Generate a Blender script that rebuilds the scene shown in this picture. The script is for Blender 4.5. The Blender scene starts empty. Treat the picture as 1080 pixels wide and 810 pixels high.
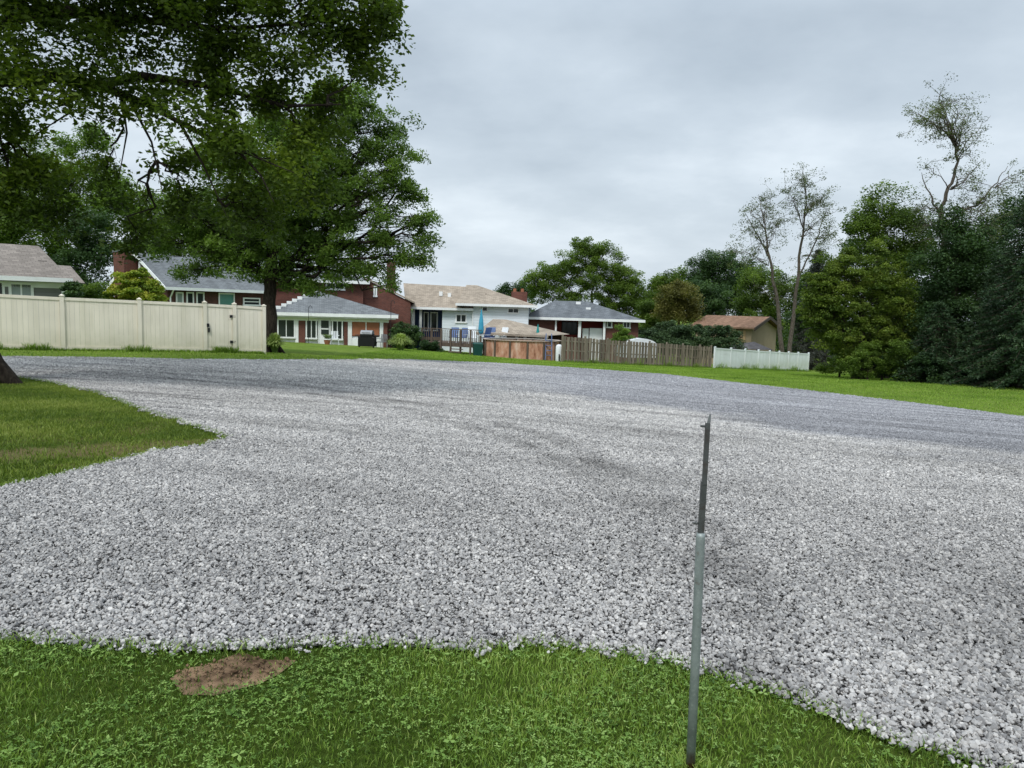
import bpy, bmesh, math, random
import numpy as np
from mathutils import Vector, Matrix, geometry
C = bpy.context.scene.collection
sc = bpy.context.scene
RNG = np.random.default_rng(7)
random.seed(7)
# ------------------------------------------------------------------ camera
F, CX, CY = 780.0, 540.0, 405.0
EYE = np.array([0.0, 0.0, 1.65])
PITCH = math.atan(80/780); ROLL = math.radians(1.6)
_f = np.array([0, math.cos(PITCH), -math.sin(PITCH)])
_r0 = np.array([1.0, 0, 0]); _u0 = np.array([0, math.sin(PITCH), math.cos(PITCH)])
_r = _r0*math.cos(ROLL) + _u0*math.sin(ROLL)
_u = _u0*math.cos(ROLL) - _r0*math.sin(ROLL)
def ray(u, v): return _f*F + _r*(u-CX) + _u*(CY-v)
def at(u, v, Y):
    d = ray(u, v); return EYE + d*(Y/d[1])
cd = bpy.data.cameras.new('camera'); cam = bpy.data.objects.new('camera', cd); C.objects.link(cam)
M = Matrix([[_r[0], _u[0], -_f[0], EYE[0]], [_r[1], _u[1], -_f[1], EYE[1]], [_r[2], _u[2], -_f[2], EYE[2]], [0, 0, 0, 1]])
cam.matrix_world = M
cd.sensor_width = 36; cd.lens = 26; cd.clip_start = 0.05; cd.clip_end = 3000
sc.camera = cam
# ------------------------------------------------------------------ terrain
anch = []
def A(u, v, Y):
    p = at(u, v, Y); anch.append(tuple(p))
for q in [(67,370,25),(279,373,28.5),(-60,368,23),(405,367,50),(290,359,57),(550,379,50),(592,382,47.6),(748,388.5,57),
          (853,392,66),(1080,408,40),(1080,440,22),(900,399,48),(430,379.5,36)]: A(*q)
anch += [(0,3,0),(-3,3,0),(3,3,0),(0,6,-.01),(-6,6,0),(6,6,-.05),(0,10,-.12),(-10,14,-.1),(-5,10,-.06),(0,20,-.5),(-6,-10,.0),(6,-10,0),(-20,-10,0),(20,-10,-.3),
         (-30,14,.1),(-30,36,-.4),(-25,60,-1.2),(20,8,-.5),(45,20,-1.8),(45,60,-3.2),(0,75,-3.0),(0,110,-4.4),(40,110,-4.8),(-40,110,-3.5),
         (-90,60,-1),(90,60,-4),(-90,-40,0.5),(90,-40,-2),(0,-60,0),(-90,160,-4.5),(90,160,-5.5)]
_P = np.array(anch); _n = len(_P)
def _phi(r2): return 0.5*r2*np.log(np.maximum(r2, 1e-9))
_K = _phi(((_P[:,None,:2]-_P[None,:,:2])**2).sum(-1)); _K += np.eye(_n)*4.0
_Q = np.hstack([np.ones((_n,1)), _P[:,:2]])
_S = np.linalg.solve(np.block([[_K,_Q],[_Q.T,np.zeros((3,3))]]), np.concatenate([_P[:,2], np.zeros(3)]))
def G(x, y):
    x = np.asarray(x, float); y = np.asarray(y, float); sh = x.shape
    xf, yf = np.clip(x.ravel(), -95, 95), np.clip(y.ravel(), -60, 165)
    out = np.empty_like(xf)
    for i in range(0, len(xf), 50000):
        a, b = xf[i:i+50000], yf[i:i+50000]
        r2 = (a[:,None]-_P[None,:,0])**2 + (b[:,None]-_P[None,:,1])**2
        out[i:i+50000] = _phi(r2)@_S[:_n] + _S[_n] + a*_S[_n+1] + b*_S[_n+2]
    return out.reshape(sh)
def g(x, y): return float(G(np.array([x]), np.array([y]))[0])
def hit(u, v):
    d = ray(u, v); d = d/d[1]; lo = 0.5
    Y = np.linspace(0.5, 120, 4000); X = EYE[0]+d[0]*Y; Z = EYE[2]+d[2]*Y
    below = np.where(Z < G(X, Y))[0]
    i = below[0] if len(below) else len(Y)-1
    return np.array([X[i], Y[i], G(X[i:i+1], Y[i:i+1])[0]])
# ------------------------------------------------------------------ object helpers
def tag(o, label=None, cat=None, group=None, kind=None):
    if label: o['label'] = label
    if cat: o['category'] = cat
    if group: o['group'] = group
    if kind: o['kind'] = kind
    return o
def empty(name, loc, rz=0.0, label=None, cat=None, group=None):
    o = bpy.data.objects.new(name, None); C.objects.link(o)
    o.location = loc; o.rotation_euler = (0, 0, rz); o.empty_display_size = .2
    return tag(o, label, cat, group)
class MB:
    def __init__(s): s.v = []; s.f = []
    def poly(s, pts):
        n = len(s.v); s.v += [tuple(p) for p in pts]; s.f.append(tuple(range(n, n+len(pts)))); return s
    def hexa(s, b, t):
        n = len(s.v); s.v += [tuple(p) for p in b] + [tuple(p) for p in t]
        s.f += [(n+3,n+2,n+1,n), (n+4,n+5,n+6,n+7)]
        for i in range(4):
            j = (i+1) % 4; s.f.append((n+i, n+j, n+4+j, n+4+i))
        return s
    def box(s, x0, x1, y0, y1, z0, z1):
        return s.hexa([(x0,y0,z0),(x1,y0,z0),(x1,y1,z0),(x0,y1,z0)], [(x0,y0,z1),(x1,y0,z1),(x1,y1,z1),(x0,y1,z1)])
    def cbox(s, c, sx, sy, sz, rz=0.0, tilt=0.0):
        R = Matrix.Rotation(rz, 3, 'Z') @ Matrix.Rotation(tilt, 3, 'X')
        def p(a, b, d): return tuple(R @ Vector((a*sx/2, b*sy/2, d*sz/2)) + Vector(c))
        return s.hexa([p(-1,-1,-1),p(1,-1,-1),p(1,1,-1),p(-1,1,-1)], [p(-1,-1,1),p(1,-1,1),p(1,1,1),p(-1,1,1)])
    def tube(s, pts, rad, n=8, caps=True):
        pts = [Vector(p) for p in pts]
        if not hasattr(rad, '__len__'): rad = [rad]*len(pts)
        b = len(s.v); prev = None
        for i, p in enumerate(pts):
            t = (pts[min(i+1, len(pts)-1)] - pts[max(i-1, 0)]).normalized()
            a = prev if prev is not None else (Vector((1,0,0)) if abs(t.x) < .8 else Vector((0,1,0)))
            a = (a - t*a.dot(t)).normalized(); prev = a; c = t.cross(a)
            for k in range(n):
                th = 2*math.pi*k/n; s.v.append(tuple(p + (a*math.cos(th)+c*math.sin(th))*rad[i]))
        for i in range(len(pts)-1):
            for k in range(n):
                j = (k+1) % n; s.f.append((b+i*n+k, b+i*n+j, b+(i+1)*n+j, b+(i+1)*n+k))
        if caps:
            s.f.append(tuple(b+k for k in reversed(range(n)))); s.f.append(tuple(b+(len(pts)-1)*n+k for k in range(n)))
        return s
    def lathe(s, prof, c=(0,0,0), n=16, sx=1, sy=1):
        b = len(s.v)
        for r, z in prof:
            for k in range(n):
                th = 2*math.pi*k/n; s.v.append((c[0]+r*math.cos(th)*sx, c[1]+r*math.sin(th)*sy, c[2]+z))
        for i in range(len(prof)-1):
            for k in range(n):
                j = (k+1) % n; s.f.append((b+i*n+k, b+i*n+j, b+(i+1)*n+j, b+(i+1)*n+k))
        return s
    def build(s, name, mat, parent=None, smooth=False, bevel=0):
        me = bpy.data.meshes.new(name); me.from_pydata(s.v, [], s.f); me.materials.append(mat)
        if smooth: me.polygons.foreach_set('use_smooth', [True]*len(me.polygons))
        o = bpy.data.objects.new(name, me); C.objects.link(o); o.parent = parent
        if bevel:
            m = o.modifiers.new('bevel', 'BEVEL'); m.width = bevel; m.segments = 2; m.limit_method = 'ANGLE'
        return o
def fast_mesh(name, co, quads, mat, parent=None, attr=None, smooth=False):
    """co (n,3), quads (m,k) -> one mesh"""
    me = bpy.data.meshes.new(name); m, k = quads.shape
    me.vertices.add(len(co)); me.vertices.foreach_set('co', np.ascontiguousarray(co, dtype=np.float32).ravel())
    me.loops.add(m*k); me.loops.foreach_set('vertex_index', np.ascontiguousarray(quads, dtype=np.int32).ravel())
    me.polygons.add(m); me.polygons.foreach_set('loop_start', np.arange(0, m*k, k, dtype=np.int32))
    try: me.polygons.foreach_set('loop_total', np.full(m, k, dtype=np.int32))
    except Exception: pass
    if smooth: me.polygons.foreach_set('use_smooth', np.ones(m, dtype=bool))
    me.update(calc_edges=True)
    if attr is not None:
        a = me.attributes.new('tone', 'FLOAT', 'POINT'); a.data.foreach_set('value', attr.astype(np.float32))
    me.materials.append(mat)
    o = bpy.data.objects.new(name, me); C.objects.link(o); o.parent = parent
    return o
# ------------------------------------------------------------------ materials
class NT:
    def __init__(s, name):
        s.m = bpy.data.materials.new(name); s.m.use_nodes = True; s.t = s.m.node_tree; s.t.nodes.clear()
        s.out = s.n('ShaderNodeOutputMaterial')
    def n(s, typ, ins=None, **kw):
        nd = s.t.nodes.new(typ)
        for k, v in kw.items(): setattr(nd, k, v)
        for k, v in (ins or {}).items(): s.set(nd.inputs[k], v)
        return nd
    def set(s, sock, v):
        if isinstance(v, bpy.types.NodeSocket): s.t.links.new(v, sock)
        elif isinstance(v, bpy.types.Node): s.t.links.new(v.outputs[0], sock)
        else:
            if hasattr(sock.default_value, '__len__') and hasattr(v, '__len__') and len(v) == 3 and len(sock.default_value) == 4: v = (*v, 1)
            sock.default_value = v
    def pos(s): return s.n('ShaderNodeNewGeometry').outputs['Position']
    def obj(s): return s.n('ShaderNodeTexCoord').outputs['Object']
    def noise(s, vec, scale, detail=3, rough=.5):
        nd = s.n('ShaderNodeTexNoise', {'Vector': vec, 'Scale': scale, 'Detail': detail, 'Roughness': rough}); return nd.outputs['Fac']
    def ramp(s, fac, stops):
        nd = s.n('ShaderNodeValToRGB', {'Fac': fac}); e = nd.color_ramp.elements
        while len(e) < len(stops): e.new(.5)
        for i, (p, c) in enumerate(stops): e[i].position = p; e[i].color = (*c, 1) if hasattr(c, '__len__') else (c, c, c, 1)
        return nd.outputs['Color']
    def mix(s, fac, a, b, typ='MIX'):
        nd = s.n('ShaderNodeMix', data_type='RGBA', blend_type=typ)
        s.set(nd.inputs[0], fac); s.set(nd.inputs[6], a); s.set(nd.inputs[7], b); return nd.outputs[2]
    def math(s, op, a, b=0.0, c=0.0):
        nd = s.n('ShaderNodeMath', operation=op); s.set(nd.inputs[0], a); s.set(nd.inputs[1], b); s.set(nd.inputs[2], c); return nd.outputs[0]
    def mapr(s, v, a, b, c=0., d=1.):
        return s.n('ShaderNodeMapRange', {'Value': v, 'From Min': a, 'From Max': b, 'To Min': c, 'To Max': d}).outputs[0]
    def bump(s, h, strength=.5, dist=.02):
        return s.n('ShaderNodeBump', {'Height': h, 'Strength': strength, 'Distance': dist}).outputs[0]
    def sep(s, v): return s.n('ShaderNodeSeparateXYZ', {'Vector': v}).outputs
    def comb(s, x, y, z=0.0): return s.n('ShaderNodeCombineXYZ', {'X': x, 'Y': y, 'Z': z}).outputs[0]
    def bsdf(s, col, rough=.8, normal=None, metal=0., spec=.3):
        b = s.n('ShaderNodeBsdfPrincipled', {'Base Color': col, 'Roughness': rough, 'Metallic': metal, 'Specular IOR Level': spec})
        if normal is not None: s.set(b.inputs['Normal'], normal)
        s.t.links.new(b.outputs[0], s.out.inputs['Surface']); return s.m
def plain(name, col, rough=.6, var=.12, scale=3., metal=0., spec=.3, dirt=None):
    t = NT(name); p = t.obj(); n = t.noise(p, scale, 5, .6)
    c = t.mix(1.0, col, t.ramp(n, [(.3, 1-var), (.7, 1+var*.3)]), 'MULTIPLY')
    if dirt:
        c = t.mix(t.mapr(t.noise(p, scale*2.3, 6, .65), .5, .75, 0, .6), c, dirt)
    return t.bsdf(c, rough, t.bump(t.noise(p, scale*15, 3), .15, .01), metal, spec)
def leafmat(name, dark, mid, light, trans=.3, extra=None):
    t = NT(name)
    a = t.n('ShaderNodeAttribute', attribute_name='tone').outputs['Fac']
    n = t.noise(t.pos(), .55, 2)
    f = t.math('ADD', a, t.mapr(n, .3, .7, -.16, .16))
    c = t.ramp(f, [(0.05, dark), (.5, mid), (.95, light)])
    d = t.n('ShaderNodeBsdfPrincipled', {'Base Color': c, 'Roughness': .55, 'Specular IOR Level': .25})
    c2 = t.mix(1.0, c, (1.25, 1.35, .55), 'MULTIPLY')
    tr = t.n('ShaderNodeBsdfTranslucent', {'Color': c2})
    mx = t.n('ShaderNodeMixShader', {'Fac': trans}); t.t.links.new(d.outputs[0], mx.inputs[1]); t.t.links.new(tr.outputs[0], mx.inputs[2])
    t.t.links.new(mx.outputs[0], t.out.inputs['Surface']); return t.m
def brickmat(name, c1, c2, mortar):
    t = NT(name); o = t.sep(t.obj()); v = t.comb(t.math('ADD', o[0], o[1]), o[2])
    b = t.n('ShaderNodeTexBrick', {'Vector': v, 'Color1': c1, 'Color2': c2, 'Mortar': mortar, 'Scale': 1.0, 'Mortar Size': .006, 'Brick Width': .21, 'Row Height': .075, 'Bias': 0.0})
    n = t.noise(t.obj(), 1.1, 4, .6); c = t.mix(1., b.outputs[0], t.ramp(n, [(.3, .72), (.7, 1.12)]), 'MULTIPLY')
    return t.bsdf(c, .85, t.bump(b.outputs['Fac'], -.3, .01))
def sidingmat(name, col, pitch=.2):
    t = NT(name); o = t.sep(t.obj()); fr = t.math('FRACT', t.math('DIVIDE', o[2], pitch))
    c = t.mix(1., col, t.ramp(fr, [(0, .5), (.1, .93), (.8, 1.0), (1., .97)]), 'MULTIPLY')
    c = t.mix(1., c, t.ramp(t.noise(t.obj(), .9, 4), [(.3, .88), (.7, 1.04)]), 'MULTIPLY')
    return t.bsdf(c, .55, t.bump(fr, .4, .02))
def shinglemat(name, col, var=.2):
    t = NT(name); o = t.sep(t.obj()); v = t.comb(t.math('ADD', o[0], t.math('MULTIPLY', o[1], .13)), t.math('MULTIPLY', o[2], 2.2))
    b = t.n('ShaderNodeTexBrick', {'Vector': v, 'Color1': (1,1,1), 'Color2': (.68,.68,.68), 'Mortar': (.5,.5,.5), 'Scale': 1., 'Mortar Size': .012, 'Brick Width': .32, 'Row Height': .15})
    c = t.mix(1., col, b.outputs[0], 'MULTIPLY')
    st = t.noise(t.n('ShaderNodeMapping', {'Vector': t.obj(), 'Scale': (2.2, .35, .35)}).outputs[0], .8, 4, .6)
    c = t.mix(1., c, t.ramp(st, [(.3, 1-var), (.7, 1+var*.6)]), 'MULTIPLY')
    return t.bsdf(c, .95, t.bump(t.noise(t.obj(), 30, 2), .3, .01), spec=.1)
def barkmat(name, c1, c2, scale=1.):
    t = NT(name); p = t.n('ShaderNodeMapping', {'Vector': t.obj(), 'Scale': (7*scale, 7*scale, 1.6*scale)}).outputs[0]
    n = t.noise(p, 2.5, 6, .65); c = t.ramp(n, [(.32, c1), (.68, c2)])
    return t.bsdf(c, .95, t.bump(n, .9, .06), spec=.1)
def glassmat(name, col):
    t = NT(name); n = t.noise(t.obj(), 1.3, 3); c = t.mix(n, col, tuple(min(1, x*2.2+.01) for x in col))
    return t.bsdf(c, .12, None, 0, .5)
def woodmat(name, c1, c2):
    t = NT(name); p = t.n('ShaderNodeMapping', {'Vector': t.obj(), 'Scale': (6, 6, .5)}).outputs[0]
    n = t.noise(p, 2., 5, .65); r = t.n('ShaderNodeNewGeometry').outputs['Random Per Island']
    c = t.mix(1., t.ramp(n, [(.3, c1), (.7, c2)]), t.ramp(r, [(0, .62), (1, 1.2)]), 'MULTIPLY')
    return t.bsdf(c, .9, t.bump(n, .3, .01), spec=.15)
m_vinyl = plain('ivory_vinyl', (.72, .68, .55), .45, .10, .6)
def vinyl(name, col, dirt):
    t = NT(name); o = t.sep(t.obj()); p = t.obj()
    n = t.noise(p, .8, 4); c = t.mix(1., col, t.ramp(n, [(.3, .9), (.7, 1.03)]), 'MULTIPLY')
    c = t.mix(1., c, t.ramp(t.n('ShaderNodeNewGeometry').outputs['Random Per Island'], [(0, .93), (1, 1.02)]), 'MULTIPLY')
    d = t.math('MAXIMUM', t.math('MULTIPLY', t.mapr(o[2], 0.0, .7, 1., 0.0), t.noise(p, 3.5, 5, .7)), t.math('MULTIPLY', t.mapr(t.noise(t.n('ShaderNodeMapping', {'Vector': p, 'Scale': (3, 3, .35)}).outputs[0], 1.2, 4, .6), .5, .75), .35))
    return t.bsdf(t.mix(d, c, dirt), .5, None, 0, .35)
m_vinyl = vinyl('ivory_vinyl', (.88, .81, .69), (.46, .44, .30))
m_vinylw = vinyl('white_vinyl', (.80, .85, .86), (.45, .5, .38))
m_white = plain('white_trim_paint', (.82, .84, .84), .5, .12, 1.5)
m_whiteplastic = plain('white_plastic', (.75, .78, .8), .4, .08, 2)
m_black = plain('black_iron', (.015, .015, .017), .5, .2, 4)
m_brick = brickmat('red_brick', (.165, .055, .038), (.115, .038, .028), (.16, .12, .10))
m_brick2 = brickmat('dark_red_brick', (.10, .036, .027), (.075, .028, .022), (.11, .08, .07))
m_roofgray = shinglemat('grey_shingles', (.21, .225, .235))
m_roofgray2 = shinglemat('slate_grey_shingles', (.17, .185, .20))
m_rooftan = shinglemat('tan_shingles', (.41, .345, .275), .16)
m_rooftaupe = shinglemat('taupe_shingles', (.29, .255, .225), .16)
m_roofbrown = shinglemat('brown_shingles', (.30, .185, .125))
m_roofdark = shinglemat('charcoal_canopy', (.12, .115, .12))
m_sidewhite = sidingmat('white_siding', (.78, .85, .90), .23)
m_sidegray = sidingmat('grey_siding', (.20, .20, .205), .2)
m_tanwall = plain('tan_stucco', (.33, .26, .17), .8, .15, 1.)
m_glass = glassmat('dark_glass', (.012, .016, .017))
m_curtain = glassmat('curtained_glass', (.15, .18, .17))
m_blind = plain('terracotta_blind', (.33, .13, .07), .8, .2, 2)
m_teal = plain('teal_fabric', (.02, .26, .25), .85, .2, 3)
m_blue = plain('light_blue_fabric', (.06, .33, .48), .85, .2, 3)
m_navy = plain('navy_plastic', (.03, .06, .16), .6, .2, 3)
m_bluegrey = plain('blue_grey_fabric', (.13, .19, .35), .8, .25, 3)
m_bin = plain('dark_green_plastic', (.008, .06, .05), .5, .2, 3)
m_fencewood = woodmat('weathered_fence_wood', (.13, .11, .085), (.31, .26, .205))
m_deckwood = woodmat('aged_deck_wood', (.07, .055, .045), (.17, .13, .10))
m_steel = plain('grey_steel', (.30, .31, .32), .4, .2, 3, .6)
m_grillblack = plain('black_enamel', (.012, .012, .014), .35, .2, 4)
m_red = plain('red_painted_wall', (.20, .03, .025), .8, .2, 1)
m_door = plain('storm_door_paint', (.66, .68, .68), .5, .1, 2)
m_terr = plain('terracotta_pot', (.32, .13, .07), .85, .15, 4)
m_bark = barkmat('dark_bark', (.013, .010, .008), (.055, .045, .035))
m_barkg = barkmat('grey_bark', (.045, .038, .03), (.17, .145, .12))
m_barkm = barkmat('brown_bark', (.03, .024, .018), (.11, .09, .07))
# pool wall
def poolmat():
    t = NT('pool_wall_print'); o = t.sep(t.obj()); n = t.noise(t.n('ShaderNodeMapping', {'Vector': t.obj(), 'Scale': (2, 2, .7)}).outputs[0], 2.2, 5, .6)
    c = t.ramp(n, [(.28, (.22, .09, .05)), (.5, (.50, .26, .17)), (.72, (.62, .45, .36))])
    return t.bsdf(c, .5, None)
m_pool = poolmat()
def circ(a, b, c):
    A_ = 2*np.array([b-a, c-a]); r_ = np.array([b@b-a@a, c@c-a@a]); o_ = np.linalg.solve(A_, r_); return float(o_[0]), float(o_[1]), float(np.linalg.norm(o_-a))
TRACKS = []
for pts, w_, dk_ in (([(60,388),(210,398),(430,426)], .30, .62), ([(90,394),(300,413),(470,444)], .28, .58), ([(200,424),(330,434),(560,470)], .2, .66), ([(700,462),(880,482),(1080,515)], .26, .72),
                     ([(640,480),(860,505),(1080,548)], .24, .76), ([(240,486),(450,478),(680,512)], .18, .78), ([(200,540),(560,520),(960,590)], .15, .82), ([(420,400),(620,415),(900,445)], .22, .85)):
    c_ = circ(*[hit(*q)[:2] for q in pts]); print('track', c_)
    if c_[2] > 9: TRACKS.append((*c_, w_, dk_))
# macro gravel tone, shared by the sheet and the loose stones
def gravel_tone(t):
    p = t.pos(); s = t.sep(p)
    # signed distance beyond the line where the finer, bluer stone begins
    a = np.array([1.3, 17.]); b = np.array([6.9, 10.]); d = (b-a)/np.linalg.norm(b-a); nn = np.array([-d[1], d[0]])
    dist = t.math('ADD', t.math('ADD', t.math('MULTIPLY', s[0], float(nn[0])), t.math('MULTIPLY', s[1], float(nn[1]))), float(-a@nn))
    dist = t.math('ADD', dist, t.mapr(t.noise(p, .25, 3, .6), .3, .7, -2.2, 2.2))
    blue = t.math('MULTIPLY', t.mapr(dist, -.6, 1.4, 0, 1), t.mapr(t.math('ADD', s[0], t.mapr(t.noise(p, .3, 3, .6), .3, .7, -1.5, 1.5)), -3.5, 2.5, .12, 1))
    # wheel tracks : noise stretched along arcs round a centre left of the lot
    dx = t.math('ADD', s[0], 12.0); dy = t.math('ADD', s[1], 14.0)
    rad = t.math('SQRT', t.math('ADD', t.math('MULTIPLY', dx, dx), t.math('MULTIPLY', dy, dy)))
    ang = t.math('ARCTAN2', dy, dx)
    tr = t.noise(t.comb(t.math('MULTIPLY', rad, 1.9), t.math('MULTIPLY', ang, 2.6)), 1., 4, .62)
    tr2 = t.noise(t.comb(t.math('MULTIPLY', t.math('ADD', s[1], t.math('MULTIPLY', s[0], .33)), 1.3), t.math('MULTIPLY', s[0], .16)), 1., 4, .6)
    big = t.noise(p, .35, 3, .55)
    m = t.math('MULTIPLY', t.mapr(tr, .34, .56, .74, 1.05), t.mapr(tr2, .34, .56, .76, 1.05))
    m = t.mix(t.mapr(s[1], 5, 12, .3, .9), (1.,1.,1.), t.comb(m, m, m)); m = t.sep(m)[0]
    th = t.noise(t.comb(t.math('MULTIPLY', rad, 5.5), t.math('MULTIPLY', ang, 5.)), 1., 3, .6)
    th = t.mapr(th, .34, .45, .55, 1.0)
    msk = t.math('MULTIPLY', t.math('MULTIPLY', t.mapr(s[1], 9, 12), t.mapr(s[1], 27, 20)), t.mapr(s[0], 1, -3, .25, 1.))
    th = t.sep(t.mix(msk, (1.,1.,1.), t.comb(th, th, th)))[0]; m = t.math('MULTIPLY', m, th)
    m = t.math('MULTIPLY', m, t.mapr(big, .3, .7, .9, 1.08))
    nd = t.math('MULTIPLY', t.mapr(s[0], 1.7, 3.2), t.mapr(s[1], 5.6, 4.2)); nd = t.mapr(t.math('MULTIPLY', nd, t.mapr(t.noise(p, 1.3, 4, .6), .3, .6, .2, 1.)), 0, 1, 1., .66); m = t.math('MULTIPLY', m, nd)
    wb = t.mapr(t.noise(p, .35, 2, .5), .3, .7, -.22, .22); brk = t.mapr(t.noise(p, .7, 4, .65), .40, .60)
    for (cx, cy, rr, w_, dk_) in TRACKS:
        ex_ = t.math('SUBTRACT', s[0], cx); ey_ = t.math('SUBTRACT', s[1], cy)
        q = t.math('SQRT', t.math('ADD', t.math('MULTIPLY', ex_, ex_), t.math('MULTIPLY', ey_, ey_)))
        q = t.math('ABSOLUTE', t.math('ADD', t.math('SUBTRACT', q, rr), wb))
        band = t.math('MULTIPLY', t.mapr(q, w_, w_*.25), brk)
        m = t.math('MULTIPLY', m, t.mapr(band, 0, 1, 1., dk_))
    m = t.math('MULTIPLY', m, t.mapr(s[1], 6, 20, .96, 1.38))  # colour raised with distance for lit stone tops seen at a grazing angle
    tint = t.mix(blue, (1.05, 1.025, 1.0), (.70, .71, .755))
    return t.mix(1., tint, t.comb(m, m, m), 'MULTIPLY')
def stonemat():
    t = NT('crushed_limestone')
    a = t.n('ShaderNodeAttribute', attribute_name='tone').outputs['Fac']
    r = t.n('ShaderNodeObjectInfo').outputs['Random']
    f = t.math('FRACT', t.math('ADD', a, r))
    c = t.ramp(f, [(0., (.20, .20, .205)), (.3, (.33, .33, .33)), (.65, (.43, .425, .42)), (.9, (.50, .495, .485)), (1., (.60, .59, .575))])
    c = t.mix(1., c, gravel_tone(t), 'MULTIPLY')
    c = t.mix(1., c, t.ramp(t.noise(t.pos(), 55, 3, .6), [(.3, .8), (.7, 1.12)]), 'MULTIPLY')
    return t.bsdf(c, .85, None, spec=.25)
m_stone = stonemat()
def gravelsheet():
    t = NT('gravel_bed'); p = t.pos()
    vo = t.n('ShaderNodeTexVoronoi', {'Vector': p, 'Scale': 26.})
    v2 = t.n('ShaderNodeTexVoronoi', {'Vector': p, 'Scale': 11.})
    f = t.sep(vo.outputs['Color'])[0]
    c = t.ramp(f, [(0., (.15, .15, .16)), (.25, (.29, .285, .285)), (.6, (.42, .41, .405)), (1., (.57, .56, .55))])
    c = t.mix(1., c, t.ramp(t.sep(v2.outputs['Color'])[1], [(0, .62), (1, 1.15)]), 'MULTIPLY')
    c = t.mix(1., c, t.ramp(vo.outputs['Distance'], [(0., 1.1), (.55, 1.), (.9, .45)]), 'MULTIPLY')
    nr = t.mapr(t.sep(p)[1], 10, 23, .20, 1.1); c = t.mix(1., c, t.comb(nr, nr, nr), 'MULTIPLY')  # bed colour darkened near the camera for the shade between loose stones
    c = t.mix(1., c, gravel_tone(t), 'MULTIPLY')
    return t.bsdf(c, .9, t.bump(vo.outputs['Distance'], -.9, .03), spec=.2)
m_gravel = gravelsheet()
DRY = (hit(-20, 484)[:2], hit(228, 465)[:2])
def grasssheet():
    t = NT('lawn_turf'); p = t.pos()
    n1 = t.noise(p, .22, 4, .6); n2 = t.noise(p, 2.3, 5, .7); n3 = t.noise(p, 28, 3, .7)
    c = t.mix(t.mapr(n1, .35, .65), (.12, .195, .028), (.185, .255, .045))
    c = t.mix(1., c, t.ramp(n2, [(.3, .62), (.7, 1.2)]), 'MULTIPLY')
    c = t.mix(1., c, t.ramp(n3, [(.3, .55), (.7, 1.3)]), 'MULTIPLY')
    s = t.sep(p)
    near = t.mapr(s[1], 7, 18, .36, 1.0)  # nearer turf painted darker, standing for shade down among the blades
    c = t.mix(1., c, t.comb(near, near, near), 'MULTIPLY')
    isl = t.math('MULTIPLY', t.mapr(t.noise(p, 1.1, 4, .6), .5, .66), t.math('MULTIPLY', t.mapr(s[1], 16, 13), t.mapr(s[1], 5, 6.5)))
    c = t.mix(t.math('MULTIPLY', isl, .5), c, (.15, .11, .055))
    la, lb = DRY; dd = (lb-la)/np.linalg.norm(lb-la); n_ = np.array([-dd[1], dd[0]])
    ds = t.math('ABSOLUTE', t.math('ADD', t.math('ADD', t.math('MULTIPLY', s[0], float(n_[0])), t.math('MULTIPLY', s[1], float(n_[1]))), t.math('ADD', float(-la@n_), t.mapr(t.noise(p, 1.6, 4, .6), .3, .7, -.35, .35))))
    dm = t.math('MULTIPLY', t.mapr(ds, .5, .15), t.math('MULTIPLY', t.mapr(s[0], -2., -3.2), t.mapr(s[1], 14, 12)))
    c = t.mix(t.math('MULTIPLY', dm, .6), c, (.20, .15, .08))
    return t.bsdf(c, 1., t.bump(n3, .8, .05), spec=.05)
m_turf = grasssheet()
def soilmat():
    t = NT('bare_soil'); p = t.pos(); n = t.math('ADD', t.math('MULTIPLY', t.noise(p, 14, 6, .7), .5), t.math('MULTIPLY', t.noise(p, 4, 3, .6), .5))
    return t.bsdf(t.ramp(n, [(.38, (.06, .037, .023)), (.62, (.27, .18, .11))]), 1., t.bump(n, .6, .02), spec=.05)
m_soil = soilmat()
m_blade = leafmat('grass_blades', (.075, .13, .02), (.21, .33, .055), (.40, .48, .14), .35)
m_bladei = leafmat('dry_grass_blades', (.075, .125, .016), (.18, .245, .036), (.33, .36, .10), .3)
m_clover = leafmat('clover_leaves', (.06, .12, .02), (.155, .27, .048), (.30, .43, .12), .3)
# ------------------------------------------------------------------ ground sheets
gx = np.concatenate([[-900,-500,-250,-150], np.arange(-95, 96, 1.0), [150,250,500,900]])
gy = np.concatenate([[-600,-200,-90], np.arange(-60, 166, 1.0), [220,400,800,1500]])
XX, YY = np.meshgrid(gx, gy); ZZ = G(XX, YY)
co = np.stack([XX.ravel(), YY.ravel(), ZZ.ravel()], 1); W = len(gx); H = len(gy)
ii = (np.arange(H-1)[:,None]*W + np.arange(W-1)[None,:]).ravel()
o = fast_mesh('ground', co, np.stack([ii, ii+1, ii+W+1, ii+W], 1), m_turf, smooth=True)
tag(o, 'mown green lawn and ground running back to the houses', 'ground', kind='structure')
EDGE_NEAR = [(-60,683),(0,684),(60,685),(130,687),(200,690),(250,689),(300,688),(360,689),(420,688),(500,686),(560,684),(590,686),(620,691),(660,697),(700,702),(760,716),(800,730),(850,745),(900,765),(960,792),(1010,808),(1080,835)]
EDGE_FAR = [(1240,462),(1080,440),(960,425),(850,412),(760,402),(700,395),(600,388),(520,383),(430,379.5),(360,380),(300,380.5),(200,380),(110,378),(0,377),(-100,376)]
EDGE_ISL = [(-60,392),(0,396),(17,399),(56,404),(111,418),(167,438),(208,452),(242,463),(208,472),(167,479),(119,488),(69,502),(28,512),(0,516),(-60,530)]
def dens(pts):
    q = []
    for a, b in zip(pts[:-1], pts[1:]):
        L = np.linalg.norm(b-a); k = max(1, int(L/.35))
        for i in range(k): q.append(a + (b-a)*i/k)
    return q + [pts[-1]]
def px(pts): return [hit(u, v)[:2] for u, v in pts]
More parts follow.
